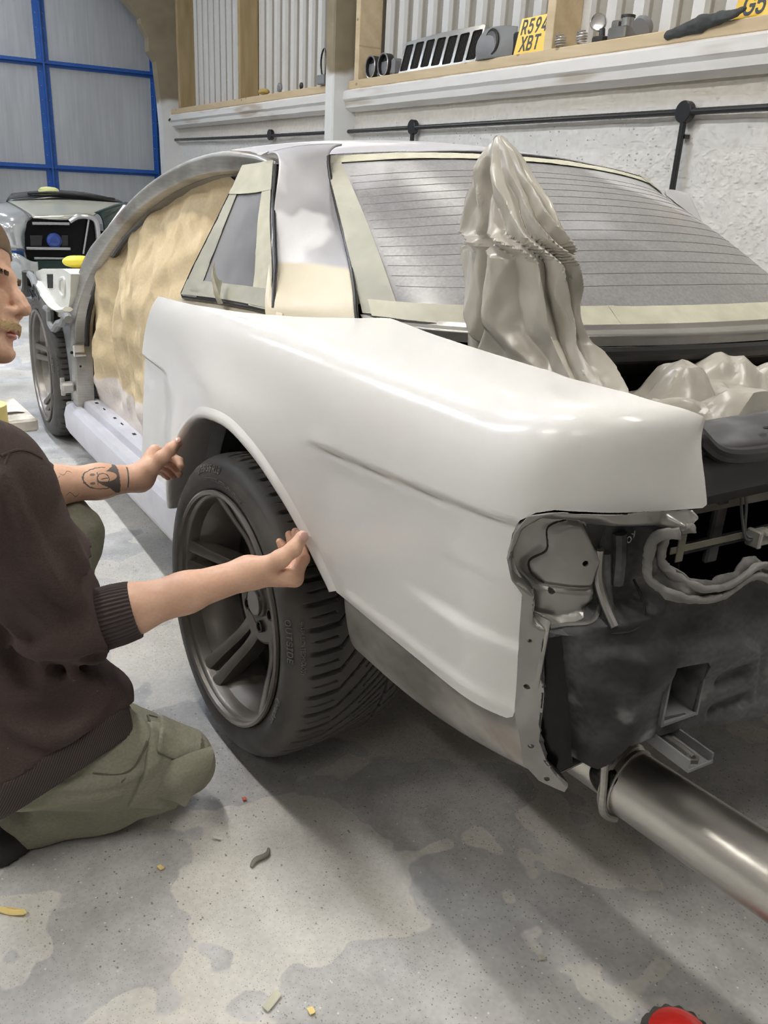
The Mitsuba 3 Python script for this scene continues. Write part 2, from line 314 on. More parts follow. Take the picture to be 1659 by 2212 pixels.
prin('m_yellow', (.72, .60, .06), .5)
prin('m_yellow_pale', (.62, .64, .28), .6)
prin('m_plate', lambda p, n, uv: mix((.74, .46, .02), (.80, .52, .035), fbm(p.x*6, p.y*6, p.z*6, 2)), .3)
prin('m_white_plastic', (.62, .61, .56), .4)
prin('m_cream', lambda p, n, uv: mix((.55, .55, .50), (.68, .68, .63), fbm(p.x*9, p.y*9, p.z*9, 3)), .45)
prin('m_grey_loom', (.20, .205, .21), .6)
prin('m_red', (.55, .025, .02), .25, clearcoat=.6)
prin('m_pink', (.62, .12, .10), .5)
prin('m_rag', lambda p, n, uv: mix((.03, .033, .033), (.075, .08, .08), fbm(p.x*18, p.y*18, p.z*18, 3)), .8)
prin('m_bench', lambda p, n, uv: mix((.10, .088, .085), (.17, .155, .15), fbm(p.x*9, p.y*9, p.z*3, 4)), .55)
prin('m_bench_top', lambda p, n, uv: mix((.30, .285, .25), (.66, .64, .58), smoothstep(.3, .7, fbm(p.x*14, p.y*14, p.z*14, 4))), .6)
prin('m_sand_paper', (.72, .71, .74), .7)
# person
prin('m_skin', {0: 1} and (lambda p, n, uv: mix((.50, .285, .20), (.60, .37, .275), fbm(p.x*28, p.y*28, p.z*28, 3))), .42, specular=.35, sheen=.1)
prin('m_nail', (.70, .42, .37), .22, specular=.6)
prin('m_lips', (.46, .19, .16), .4)
prin('m_hair', (.13, .085, .05), .5)
prin('m_stache', (.56, .42, .24), .5)
prin('m_ink', (.055, .062, .066), .5)
prin('m_hood', lambda p, n, uv: mix((.044, .032, .030), (.074, .055, .052), fbm(p.x*16, p.y*16, p.z*16, 4))*(.85+.3*noise(p.x*420, p.y*420, p.z*420))+mi.Color3f(.16, .15, .14)*smoothstep(.965, .975, noise(p.x*210, p.y*210, p.z*210))*smoothstep(.45, .6, noise(p.x*9, p.y*9, p.z*9)), .9, specular=.15, sheen=.35)
prin('m_rib', (.062, .050, .049), .9, specular=.15, sheen=.3)
prin('m_trouser', lambda p, n, uv: mix((.165, .165, .125), (.255, .25, .195), fbm(p.x*9, p.y*9, p.z*9, 4))*(.9+.2*noise(p.x*300, p.y*300, p.z*300)), .85, specular=.15, sheen=.2)
prin('m_stitch', (.09, .09, .062), .85)
prin('m_shoe', (.01, .01, .012), .6)
# ------------------------------------------------------------------ room
X0, X1, YB, YN, ZC = -10.9, 6.0, 3.0, -4.5, 4.3
def S(name, mesh, m, **k): return add(name, mesh, m, kind='structure', **k)
S('floor', box(X1-X0, YB-YN+.3, .2, ((X0+X1)/2, (YB+YN+.3)/2, -.1)), 'm_floor', label='worn grey concrete workshop floor', smooth=False)
S('ceiling', box(X1-X0+.2, YB-YN+.6, .1, ((X0+X1)/2, (YB+YN+.3)/2, ZC+.05)), 'm_ceiling', smooth=False)
S('wall_right', box(.1, YB-YN+.3, ZC, (X1+.05, (YB+YN+.3)/2, ZC/2)), 'm_plain_wall', smooth=False)
S('wall_near', box(X1-X0, .1, ZC, ((X0+X1)/2, YN-.05, ZC/2)), 'm_plain_wall', smooth=False)
S('wall_left', box(.1, -1.2-YN, ZC, (X0-.05, (YN-1.2)/2, ZC/2)), 'm_plain_wall', smooth=False)
# back wall: thick rough white-painted lower wall, with a slightly uneven face
nx, nz = 420, 60
gx, gz = np.meshgrid(np.linspace(X0, X1, nx), np.linspace(0, 1.72, nz), indexing='ij')
q = np.stack([gx*2, gx*0, gz*2], -1); gy = YB-.018*(meshkit.fbm(q, 4, 3)-.3)-.006*(meshkit.fbm(q*6, 3, 9)-.5)+.012*np.exp(-((gz-1.22-.02*np.sin(gx*3))/.012)**2)
wv, wf = np.stack([gx, gy, gz], -1).reshape(-1, 3), gridfaces(nx, nz)
wb = S('wall_back', shell(wv, wf, .25), 'm_wall', smooth=True, label='white-painted rough concrete wall below the timber ledge')
# concrete ledge beam under the sill boards
prof = [(2.905, 1.845), (2.885, 1.83), (2.88, 1.775), (2.90, 1.755), (2.905, 1.715), (2.96, 1.69), (3.2, 1.69), (3.2, 1.845)]
for a, b in ((-10.75, -5.5), (-5.33, X1)):
    m = to_yz(extrude(prof, b-a), a); m = m.subdivide_to_size(.12)
    v = m.vertices; m.vertices = v+np.stack([0*v[:, 0], .012*fold_noise(v, 5), .006*fold_noise(v, 6, 4)], -1)
    add('ledge_beam', m, 'm_ledge', wb, label='off-white concrete ledge beam', smooth=30)
# profiled cladding sheets above
def clad(a, b):
    xs, ys, x, pit = [], [], a, .205
    while x < b:
        for dx, dy in ((0, 0), (.075, 0), (.095, .045), (.185, .045)): xs.append(min(x+dx, b)); ys.append(dy)
        x += pit
    xs.append(b); ys.append(0); P = np.stack([np.array(xs), 3.10+np.array(ys)], -1)
    zz = np.linspace(1.86, ZC, 3); v = np.stack([np.repeat(P[:, 0], 3), np.repeat(P[:, 1], 3), np.tile(zz, len(P))], -1)
    return shell(v, gridfaces(len(P), 3), .004)
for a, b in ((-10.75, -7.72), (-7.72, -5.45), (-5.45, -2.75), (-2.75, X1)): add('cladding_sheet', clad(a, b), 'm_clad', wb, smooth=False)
for x in (-9.95, -7.8, -5.16, -2.81, -.3, 2.4, 4.9):
    add('timber_stud', box(.07, .20, ZC-1.9, (x+.035, 3.0, (ZC+1.9)/2), .004), 'm_wood_old' if x < -5.5 else 'm_wood', wb, smooth=False)
for a, b in ((-10.3, -5.47), (-5.25, X1)):
    add('sill_board', box(b-a, .22, .062, ((a+b)/2, 3.01, 1.876), .005), 'm_wood', wb, label='pale pine board along the ledge', smooth=False)
# concrete columns
add('column', box(.15, .26, ZC, (-5.385, 2.92, ZC/2), .012), 'm_concrete', wb, label='concrete column, white-painted below and bare above', smooth=False)
hp = [(3.05, 0), (2.80, 0), (2.79, 1.66), (2.77, 2.02), (2.735, 2.44), (2.655, 2.55), (2.65, 2.70), (2.57, 2.84), (2.57, 2.90), (2.36, 3.10), (1.6, 3.75), (1.1, ZC), (3.05, ZC)]
add('column', to_yz(extrude(hp, .2), -10.5), 'm_concrete', wb, label='concrete portal column with stepped haunch in the corner', smooth=False)
# blue framed sliding door closing the end of the building
d1 = thing('door_1', 'large blue-framed sliding door with grey sheet panels', None, kind='structure')
ys, zs = [-1.2, .05, 1.47, 2.84], [0, 1.13, 2.335, 3.5, ZC]
for i in range(3):
    for j in range(4):
        a, b, c, d = ys[i], ys[i+1], zs[j], zs[j+1]
        add('panel', box(.02, b-a-.02, d-c-.02, (X0+.03, (a+b)/2, (c+d)/2), .003), 'm_door', d1, smooth=False)
ang = [(-.038, 0), (.038, 0), (.038, .012), (.005, .012), (.005, .075), (-.005, .075), (-.005, .012), (-.038, .012)]     # T section
for y, w in ((-1.2, 1.), (.05, 1.), (1.47, 1.9), (2.84, 1.1)):
    m = extrude([(a*w, b) for a, b in ang], ZC); v = m.vertices; m.vertices = np.stack([X0+.045+v[:, 1], y+v[:, 0], v[:, 2]], -1); m.fix_normals()
    k = add('upright', m, 'm_blue', d1, smooth=False)
    bo = cat_([trimesh.creation.icosphere(1, .006).apply_translation((X0+.06, y+s*.022*w, z)) for z in np.arange(.8, 3.3, .16) for s in (-1, 1)])
    add('bolt', bo, 'm_silver', k, kind='stuff')
for z in (.06, 1.13, 2.335, 3.5):
    m = extrude(ang, 4.04); v = m.vertices; m.vertices = np.stack([X0+.046+v[:, 1], -1.2+v[:, 2], z+v[:, 0]], -1); m.fix_normals()
    add('rail', m, 'm_blue', d1, smooth=False)
# lamps
LAMP_AT = ['above the tail of the coupe', 'above the rear wheel', 'above the front wheel', 'behind the kneeling man towards the door', 'behind the kneeling man', 'nearest the camera side', 'beside the pine ledge', 'above the dark green car', 'farthest from the back wall', 'nearest the blue door']
for x, y, L, w, a, r, c in LAMPS:
    k = thing('ceiling_light', 'white batten light under the workshop roof '+LAMP_AT.pop(0), 'ceiling light', 'batten lights under the roof')
    R = T().translate([x, y, LAMP_Z]).rotate([0, 0, 1], a)
    add('housing', box(L+.06, w+.05, .06, (0, 0, .05), .01), 'm_white_plastic', k, smooth=False, to_world=R)
    add('diffuser', box(L, w, .035, (0, 0, 0), .012), 'm_white_plastic', k, smooth=False, to_world=R, emitter={'type': 'area', 'radiance': rgb(*[r*q for q in c])})
    for s in (-1, 1): add('hanger', rod((s*L*.4, 0, .08), (s*L*.4, 0, ZC-LAMP_Z+.0), .006, 6), 'm_silver', k, to_world=R)
# conduit along the back wall
cd = thing('conduit', 'black conduit pipe with round junction boxes along the white wall', 'pipe')
PY = 2.945
add('pipe', tube([(-10.7, PY, 1.555), (-7, PY, 1.54), (-4.3, PY, 1.543), (-1.7, PY, 1.548), (2, PY, 1.55), (X1-.1, PY, 1.55)], .0155, 12, 40), 'm_pipe', cd)
jb = lathe([(0, 0), (.046, 0), (.05, .004), (.05, .036), (.046, .042), (0, .042)], 28, 'y'); jb.apply_translation((0, -.066, 0))
J0 = None
for x in (-10.6, -7.02, -4.28, -1.725, 1.2):
    to = T().translate([x, 2.993, 1.548])
    J0 = again(J0, 'junction_box', to, cd) if J0 else add('junction_box', jb, 'm_pipe', cd, to_world=to)
for x, z in ((-10.6, .5), (-4.28, .6), (-1.725, 1.0), (1.2, .5)):
    d = add('drop_pipe', rod((x, PY, 1.53), (x-.0, PY, z), .0155, 12), 'm_pipe', cd)
    add('clip', cat_([box(.045, .03, .018, (x, PY+.02, q)) for q in (1.44, z+.1)]), 'm_pipe', d)
add('cable', tube([(-10.63, 2.93, 1.6), (-10.62, 2.93, 1.75), (-10.5, 2.9, 1.66), (-10.38, 2.88, 1.74), (-10.25, 2.87, 1.79)], .012, 8, 30), 'm_pipe', cd)
# ------------------------------------------------------------------ the car under repair
CAR = thing('car', 'stripped two-door coupe in bare metal and primer, without doors or bumpers', 'car')
def bend(mesh, r, phi0, y0, dy):
    """lay flat lettering (x along, y up) round a sidewall seen from -y, tops outward, reading clockwise"""
    v = mesh.vertices; a = math.radians(phi0)-v[:, 0]/r; R = r+v[:, 1]
    m = mesh.copy(); m.vertices = np.stack([R*np.cos(a), y0+dy*(R-r)-v[:, 2], R*np.sin(a)], -1); m.fix_normals(); return m
tp = np.array([(.020, .232), (.010, .238), (.001, .250), (-.004, .268), (-.001, .288), (.008, .303), (.022, .3125), (.040, .3168), (.09, .3165), (.15, .3135), (.21, .3095), (.242, .305), (.262, .296), (.274, .282), (.276, .262), (.266, .240), (.25, .232)])
def tyre_mesh(n=1150):
    P = spline(tp, 210); a = np.concatenate([P[:60:4], P[60:190], P[190::4]])
    ph = np.linspace(0, 2*np.pi, n, endpoint=False); PH, Y = np.meshgrid(ph, a[:, 0], indexing='ij'); R = np.broadcast_to(a[:, 1], PH.shape).copy()
    N = 44; s = PH*N/(2*np.pi)                      # one block per unit of s
    g = np.interp(Y, [0, .045, .092, .125, .25, .285], [0, 0, .06, .75, 3.6, 3.9])
    edge = np.clip((Y-.026)/.012, 0, 1)*np.clip((.272-Y)/.01, 0, 1)
    def groove(q, w): d = abs((q+.5) % 1-.5); return np.clip((w-d)/(.035), 0, 1)
    d = groove(s-g, .10)*(Y > .030)*(Y < .262)
    d = np.maximum(d, .8*groove(s-g+.5, .04)*(Y > .042)*(Y < .086))
    d = np.maximum(d, .9*groove(s-g+.5, .05)*(Y > .15)*(Y < .2))
    d = np.maximum(d, .5*groove((s-g+.5), .03)*(Y > .225)*(Y < .27))
    d = np.maximum(d, np.clip((.0035-abs(Y-.212))/.0012, 0, 1))
    R -= .008*d*edge
    R -= .0012*np.clip((.0012-abs(np.interp(Y, a[:, 0], a[:, 0])-.006))/.0008, 0, 1)*(R > .28)
    v = np.stack([R*np.cos(PH), Y, R*np.sin(PH)], -1).reshape(-1, 3); m = len(a)
    i, j = np.meshgrid(np.arange(n), np.arange(m-1), indexing='ij'); i2 = (i+1) % n
    q = np.stack([i*m+j, i*m+j+1, i2*m+j+1, i2*m+j], -1).reshape(-1, 4)[:, ::-1]
    return trimesh.Trimesh(v, np.vstack([q[:, [0, 1, 2]], q[:, [0, 2, 3]]]), process=False)
rimp = [(.242, .004), (.2455, .0), (.2455, -.006), (.241, -.0085), (.236, -.005), (.2345, .003), (.230, .006), (.2275, .012), (.2255, .03), (.223, .055), (.212, .068), (.205, .09), (.203, .15), (.207, .2), (.226, .235), (.238, .26), (.243, .262), (.243, .27), (.230, .27), (.2, .215), (.196, .15), (.198, .09), (.214, .05), (.236, .02), (.242, .004)]
rim = lathe([(r, y) for r, y in rimp], 128, 'z'); v = rim.vertices; rim.vertices = np.stack([v[:, 0], v[:, 2], v[:, 1]], -1); rim.fix_normals()
hub_p = [(0, .073), (.030, .073), (.034, .076), (.034, .082), (.05, .083), (.064, .085), (.078, .083), (.088, .081), (.093, .083), (.094, .088), (.093, .12), (0, .12)]
hub = lathe(hub_p, 80); v = hub.vertices; hub.vertices = np.stack([v[:, 0], v[:, 2], v[:, 1]], -1); hub.fix_normals()
capm = lathe([(0, .0665), (.027, .0665), (.0295, .068), (.030, .076), (0, .076)], 40); v = capm.vertices; capm.vertices = np.stack([v[:, 0], v[:, 2], v[:, 1]], -1); capm.fix_normals()
A0 = 102
def spoke_mesh(ang, s):
    """one blade of a twin spoke: concave, from the hub out to the lip, s = side of the pair"""
    r = np.array([.060, .095, .13, .165, .195, .2265]); y = np.array([.083, .080, .068, .048, .031, .013]); off = np.array([.013, .0175, .0195, .0215, .0235, .0255])*s
    w = np.array([.018, .0140, .0125, .0125, .0135, .0155]); dp = np.array([.03, .045, .05, .05, .045, .035])
    L = []
    for k in range(len(r)):
        L.append([(off[k]-w[k], y[k]+.004, r[k]), (off[k]-w[k]*.55, y[k], r[k]), (off[k]+w[k]*.55, y[k], r[k]), (off[k]+w[k], y[k]+.004, r[k]), (off[k]+w[k]*.8, y[k]+dp[k], r[k]), (off[k]-w[k]*.8, y[k]+dp[k], r[k])])
    L = np.array(L); t = np.linspace(0, 1, len(r)); T2 = np.linspace(0, 1, 16); L = CubicSpline(t, L)(T2); k = 6; n = len(L)
    i, j = np.meshgrid(np.arange(n-1), np.arange(k), indexing='ij'); q = np.stack([i*k+j, i*k+(j+1) % k, (i+1)*k+(j+1) % k, (i+1)*k+j], -1).reshape(-1, 4)
    f = np.vstack([q[:, [0, 1, 2]], q[:, [0, 2, 3]]] + [np.array([[e, e+a, e+a+1] for a in range(1, 5)]) for e in (0, (n-1)*k)])
    m = trimesh.Trimesh(L.reshape(-1, 3), f, process=False); m.fix_normals()
    m.apply_transform(rotm((0, 1, 0), 90-ang)); return m
def web_mesh(ang):     # the solid root where the two blades join
    out = [(-.0300, .062), (.0300, .062), (.0270, .085), (.0195, .106), (.012, .100), (.0, .094), (-.012, .100), (-.0195, .106), (-.0270, .085)]
    m = extrude(out, .034); v = m.vertices; m.vertices = np.stack([v[:, 0], .0865-v[:, 2]*0+v[:, 2]-.004-.06*np.clip(v[:, 1]-.075, 0, 1), v[:, 1]], -1); m.fix_normals(); m.apply_transform(rotm((0, 1, 0), 90-ang)); return m
TY = tyre_mesh()
sw = []
for txt, h, r, phi, y0, dy in (('OUTSIDE', .013, .286, 21, -.0035, .35), ('SHARK SKIN TECHNOLOGY', .0055, .3085, 20, .0135, .9), ('@enduro', .012, .265, -14, -.0055, .05), ('265/35 R18', .014, .283, 118, -.0035, .3), ('TREAD 2 PLIES STEEL  SIDEWALL 1 PLY  EXTRA LOAD', .005, .266, 112, -.0055, .05)):
    sw.append(bend(meshkit.text_mesh(txt, h, .0012), r, phi, y0, dy))
letter = cat_(sw)
wheel0 = {}
def wheel(name_label, to, twin=True):
    w = key_free(CAR+'__wheel'); labels[w] = {'label': name_label}
    def put(n, mk, m, **k):
        kk = (n, len([1 for q in scene if q.startswith(w+'__'+n)]))
        if kk in wheel0: return again(wheel0[kk], n, to, w)
        wheel0[kk] = add(n, mk(), m, w, to_world=to, **k); return wheel0[kk]
    put('tyre', lambda: TY, 'm_rubber', smooth=40); tag(put('lettering', lambda: letter, 'm_rubber_letter', smooth=False), kind='stuff')
    put('rim', lambda: rim, 'm_rim', smooth=35); put('hub', lambda: hub, 'm_rim', smooth=30); put('centre_cap', lambda: capm, 'm_rim_lip', smooth=30)
    for i in range(5):
        a = A0+72*i
        for s in (-1, 1): put('spoke', lambda: spoke_mesh(a, s), 'm_rim', smooth=35)
        put('spoke_root', lambda: web_mesh(a), 'm_rim', smooth=35)
    for i in range(5):
        a = math.radians(A0+36+72*i); c = (.056*math.cos(a), .056*math.sin(a))
        def lug():
            m = cat_([lathe([(.0095, 0), (.013, .0), (.013, .02), (.0095, .02), (.0095, 0)], 20), lathe([(0, .004), (.006, .004), (.0065, .006), (.0065, .02), (0, .02)], 6)]); v = m.vertices
            m.vertices = np.stack([v[:, 0]+c[0], v[:, 2]+.0765, v[:, 1]+c[1]], -1); m.fix_normals(); return m
        put('lug_nut', lug, 'm_black', smooth=30)
    put('brake_disc', lambda: trimesh.Trimesh(*[(lambda m: (np.stack([m.vertices[:, 0], m.vertices[:, 2], m.vertices[:, 1]], -1), m.faces[:, ::-1]))(lathe([(.05, .112), (.15, .112), (.155, .118), (.196, .122), (.196, .165), (.05, .165), (.05, .112)], 48))][0], process=False), 'm_drum', smooth=30)
prin('m_rubber_letter', (.13, .127, .12), .5)
prin('m_dark_metal', (.05, .048, .046), .5, .6); prin('m_drum', (.008, .008, .008), .8)
def wheel_to(x, y, z, camber, toe): return T().translate([x, y, z]).rotate([0, 0, 1], math.degrees(toe)).rotate([1, 0, 0], -math.degrees(camber))
wheel('wide dark grey rear wheel with twin spokes', wheel_to(0, 0, .320, .044, .082))
wheel('dark grey twin-spoke front wheel', wheel_to(-2.49, .02, .319, .012, .02))
wheel('far rear wheel', wheel_to(0, 1.74, .320, -.044, -.082+math.pi)) if False else None
# ------------------------------------------------------------------ car body
def B(name, mesh, m, parent=CAR, **k): return add(name, mesh, m, parent, **k)
YC = .87
def mirror(m):
    m = m.copy(); m.vertices[:, 1] = 2*YC-m.vertices[:, 1]; m.invert(); return m
# floor pan, engine bay and closed dark inside
pan = cat_([box(3.6, 1.30, .05, (-.95, YC, .235), .02), box(.9, .95, .20, (.33, YC, .44), .05)])
body = add('floor_pan', box(1.75, 1.28, .05, (-1.28, YC, .235), .02), 'm_dark', CAR)
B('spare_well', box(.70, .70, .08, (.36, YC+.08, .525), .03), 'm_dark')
# sill
def sill_pts():
    R = []
    for x in np.linspace(-2.06, -.42, 9):
        y = .038+(x+2.06)*.030; z = (x+2.06)*.036
        R.append([(x, y+.05, .115+z), (x, y+.012, .125+z), (x, y, .15+z), (x, y-.003, .205+z), (x, y+.006, .236+z), (x, y+.018, .246+z), (x, y+.045, .249+z), (x, y+.050, .243+z), (x, y+.056, .244+z), (x, y+.062, .268+z), (x, y+.072, .273+z), (x, y+.17, .274+z)])
    return np.array(R)
sp = sill_pts(); v, f = sp.reshape(-1, 3), gridfaces(*sp.shape[:2], flip=True)
prin('m_sill', lambda p, n, uv: mix((.40, .40, .44), (.60, .60, .645), fbm(p.x*7, p.y*7, p.z*7, 4)), .4, .15)
sill = B('sill', shell(v, f, .003), 'm_sill', smooth=22, label='pale grey sill under the door opening')
for x, l, w in ((-1.90, .022, .012), (-1.78, .03, .006), (-1.62, .022, .010), (-1.52, .03, .006), (-1.36, .024, .012), (-1.24, .03, .006), (-1.05, .022, .012)):
    z = .276+(x+2.06)*.036; y = .038+(x+2.06)*.030+.092
    add('slot', box(l, w, .003, (x, y, z), .001), 'm_dark', sill)
B('sill_end', box(.02, .10, .12, (-2.065, .095, .195), .006), 'm_steel')
# door frame: hinge pillar, A pillar and cant rail in one sweep
fp = np.array([(-2.02, .105, .255), (-2.005, .110, .45), (-1.985, .120, .615), (-1.90, .142, .755), (-1.65, .172, .905), (-1.32, .220, 1.055), (-.97, .258, 1.148), (-.66, .272, 1.180), (-.36, .292, 1.176)])
w_ = [(-.052, -.03), (-.045, -.042), (-.02, -.046), (.03, -.046), (.05, -.038), (.056, -.02), (.056, .03), (.045, .04), (-.04, .04), (-.05, .03)]
FP = spline(fp, 70)
def sm_(x, a, b): t = np.clip((x-a)/(b-a), 0, 1); return t*t*(3-2*t)
def frame_sweep():
    t = np.gradient(FP, axis=0); t /= np.linalg.norm(t, axis=1, keepdims=True); V_ = []
    wid = np.interp(np.arange(70), [0, 12, 22, 30, 60, 66, 69], [1.05, .95, .82, .52, .50, .35, .05])
    for i in range(70):
        out = V(0, -1, 0)-t[i]*(-t[i][1]); out /= np.linalg.norm(out)          # outboard
        inn = np.cross(t[i], out); inn = inn if inn[0] > 0 or i > 34 and inn[2] < 0 else -inn   # into the opening
        if i > 34: inn = inn if inn[2] < 0 else -inn
        V_.append([FP[i]+inn*a*wid[i]+out*b*.8 for a, b in ((.055, -.04), (.056, -.005), (.050, .0), (.047, .034), (.036, .043), (-.02, .046), (-.045, .038), (-.054, .02), (-.055, -.04))])
    return np.array(V_)
fs = frame_sweep(); n, k = fs.shape[:2]
i, j = np.meshgrid(np.arange(n-1), np.arange(k), indexing='ij'); q = np.stack([i*k+j, i*k+(j+1) % k, (i+1)*k+(j+1) % k, (i+1)*k+j], -1).reshape(-1, 4)
fm = trimesh.Trimesh(fs.reshape(-1, 3), np.vstack([q[:, [0, 1, 2]], q[:, [0, 2, 3]]]), process=False); fm.fix_normals()
fr = B('door_frame', fm, 'm_steel', smooth=50, label='bare metal door pillar and roof rail')
inner = fs[:, 1]*.75+fs[:, 0]*.25+V(0, .04, -.012)*sm_(np.arange(70), 30, 48)[:, None]
add('door_seal', tube(inner[8:], .0095, 8), 'm_seal', fr, label='black rubber door seal')
for px, py, pz, r in ((-1.955, .085, .50, .010), (-1.96, .095, .42, .006), (-1.95, .10, .585, .005), (-1.90, .118, .70, .006), (-1.985, .07, .47, .006)):
    add('bolt_hole', trimesh.creation.icosphere(2, r).apply_transform(np.diag([.5, 1, 1, 1])).apply_translation((px, py, pz)), 'm_dark', fr)
hg = add('door_hinge', cat_([box(.05, .05, .04, (-2.0, .045, .33), .008), rod((-2.015, .03, .295), (-2.015, .03, .365), .009)]), 'm_steel', fr)
st = add('door_striker', cat_([box(.012, .045, .05, (-1.945, .092, .485), .004), rod((-1.925, .075, .47), (-1.925, .112, .47), .006)]), 'm_chrome', fr)
# drip moulding and dark inner reveal along the roof rail
prin('m_reveal', lambda p, n, uv: mix((.13, .12, .105), (.24, .225, .20), fbm(p.x*9, p.y*9, p.z*9, 3)), .45, .4)
rs_v = sm_(np.arange(16, 70), 30, 48)[:, None]*.97+.03
rv = np.stack([fs[16:, 2], fs[16:, 1]+V(0, .008, -.002)*rs_v, fs[16:, 1]+V(.006, .045, -.014)*rs_v, fs[16:, 1]+V(.01, .06, -.020)*rs_v], 1)
add('rail_reveal', shell(rv.reshape(-1, 3), gridfaces(*rv.shape[:2]), .002), 'm_reveal', fr, smooth=35)
# roof skin
RS_ = np.array([[fs[i, 5]*.3+fs[i, 6]*.7, (min(fs[i, 5][0], -.3), np.interp(fs[i, 5][0], [-1.3, -.97, -.66, -.36], [.215, .25, .27, .285]), np.interp(fs[i, 5][0], [-1.5, -1.3, -.97, -.66, -.36], [1.04, 1.085, 1.172, 1.204, 1.206]))] for i in range(28, 67)])
B('rail_skin', shell(RS_.reshape(-1, 3), gridfaces(39, 2), .003), 'm_roof', smooth=40)
rw = [-1.30, -1.0, -.7, -.52, -.36]
def roof_row(x):
    zc = np.interp(x, [-1.5, -1.0, -.6, -.3], [1.205, 1.252, 1.262, 1.226]); ze = np.interp(x, [-1.5, -1.3, -.97, -.66, -.36], [1.03, 1.075, 1.162, 1.192, 1.160]); ye = np.interp(x, [-1.3, -.97, -.66, -.36], [.205, .235, .26, .31])
    ys_ = np.array([0, .03, .10, .25, .45, .62]); L = YC-ye; s_ = ys_/.61
    zz = ze+(zc-ze)*np.sin(np.clip(s_, 0, 1)*np.pi/2)**.62
    left = [(x, ye+a*L/.62, z) for a, z in zip(ys_, zz)]; right = [(x, 2*YC-y, z) for _, y, z in left[::-1][1:]]
    return [(x-.02*(abs(y-YC)/.6)**2*(x < -1)+(.0 if x < -.4 else .05*(1-((y-YC)/.62)**2)), y, z) for x, y, z in left+right]
roof = Surf([roof_row(x) for x in rw])
B('roof', roof.mesh(40, 60, th=.004, flip=True), 'm_roof', smooth=True, label='roof sanded to white and grey primer')
# windscreen, scuttle and far side, closed up for the other views
ws = Surf([[(-1.30-.02*abs(y-YC), y, 1.19-.10*abs(y-YC)**2*1.5) for y in (.27, .6, YC, 1.14, 1.47)], [(-1.62, y, 1.03-.05*abs(y-YC)**2) for y in (.23, .55, YC, 1.19, 1.51)], [(-2.0+.1*abs(y-YC), y, .83) for y in (.19, .5, YC, 1.24, 1.55)]])
B('windscreen', ws.mesh(16, 16, th=.005, flip=True), 'm_glass')
bk = Surf([[(-2.06, y, .80) for y in (.2, .6, 1.15, 1.55)], [(-2.06, y, .5) for y in (.2, .6, 1.15, 1.55)], [(-2.06, y, .2) for y in (.2, .6, 1.15, 1.55)]])
B('bulkhead', bk.mesh(6, 6, th=.004), 'm_steel')
far = Surf([[(-2.0, 1.60, .82), (-2.05, 1.66, .62), (-2.06, 1.69, .40), (-2.04, 1.67, .16)], [(-1.2, 1.62, .86), (-1.2, 1.68, .68), (-1.2, 1.71, .42), (-1.2, 1.68, .17)], [(-.1, 1.60, .905), (-.1, 1.69, .72), (-.1, 1.72, .45), (-.1, 1.68, .2)], [(.80, 1.50, .91), (.80, 1.60, .74), (.80, 1.62, .5), (.80, 1.6, .42)]])
B('far_side_panel', far.mesh(24, 16, th=.004, flip=True), 'm_primer', smooth=True)
# C pillar
cp = Surf([[(-.42, .275, 1.203), (-.39, .335, 1.219), (-.355, .40, 1.2265)], [(-.33, .262, 1.189), (-.325, .31, 1.197), (-.315, .356, 1.199)], [(-.27, .230, 1.105), (-.265, .287, 1.112), (-.255, .343, 1.110)], [(-.195, .190, 1.005), (-.175, .250, 1.012), (-.135, .308, 1.022)],
           [(-.115, .150, .94), (-.075, .212, .945), (-.018, .268, .953)], [(-.075, .135, .905), (-.020, .198, .905), (.045, .246, .905)], [(-.05, .13, .87), (0, .195, .87), (.07, .25, .87)]])
B('c_pillar', cp.mesh(40, 24, th=.004, ur=(0, 1), vr=(-.07, 1.10), off=.0015, flip=False), 'm_primer', smooth=True, label='rear roof pillar in patchy primer over tan filler')
# side quarter window
qw = Surf([[(-.492, .236, 1.172), (-.42, .246, 1.178), (-.345, .252, 1.184)], [(-.512, .178, 1.05), (-.39, .195, 1.055), (-.262, .212, 1.07)], [(-.54, .130, .945), (-.35, .155, .955), (-.140, .168, .972)], [(-.572, .105, .872), (-.33, .127, .892), (-.088, .138, .906)]])
def strip(S_, ur, vr, n=(60, 14), off=.0022, amp=.0016, seed=0, th=.0008, flip=False):
    return S_.mesh(*n, th=th, ur=ur, vr=vr, off=off, flip=flip, disp=lambda u, w, p: amp*(meshkit.fbm(p*38+seed*7, 3, seed)-.35)+1.6*amp*np.clip(meshkit.fbm(p*V(16, 16, 30)+seed*3, 3, seed+5)-.6, 0, 1)*3)
wq = B('quarter_window', qw.mesh(14, 14, th=.004), 'm_glass_side', smooth=True, label='triangular side window dulled with sanding dust')
for ur, vr, sd, m in (((0, 1), (0, .19), 1, 'm_tape_dusty'), ((0, 1), (.79, .985), 2, 'm_tape'), ((0, .17), (.0, 1), 3, 'm_tape'), ((.80, .985), (.0, .98), 4, 'm_tape_dusty')):
    add('masking_tape', strip(qw, ur, vr, (40, 40), off=.0022+.0006*sd, seed=sd), m, wq, smooth=30, label='dusty cream masking tape')
fl = Surf([[(-.34, .128, .935), (-.325, .110, .945), (-.325, .106, .975)], [(-.332, .120, .915), (-.318, .098, .925), (-.318, .100, .95)], [(-.325, .116, .886), (-.31, .108, .888), (-.295, .112, .892)]])
add('tape_flap', fl.mesh(12, 12, th=.0008, disp=lambda u, w, p: .006*fold_noise(p, 40)), 'm_tape', wq)
B('c_pillar', mirror(cp.mesh(24, 14, th=.004, ur=(.22, 1), vr=(-.07, 1.0), off=-.001)), 'm_primer', smooth=True)
B('quarter_sill', qw.mesh(8, 20, th=.003, ur=(.99, 1.22), vr=(-.04, 1.1), off=-.004), 'm_primer', smooth=True)
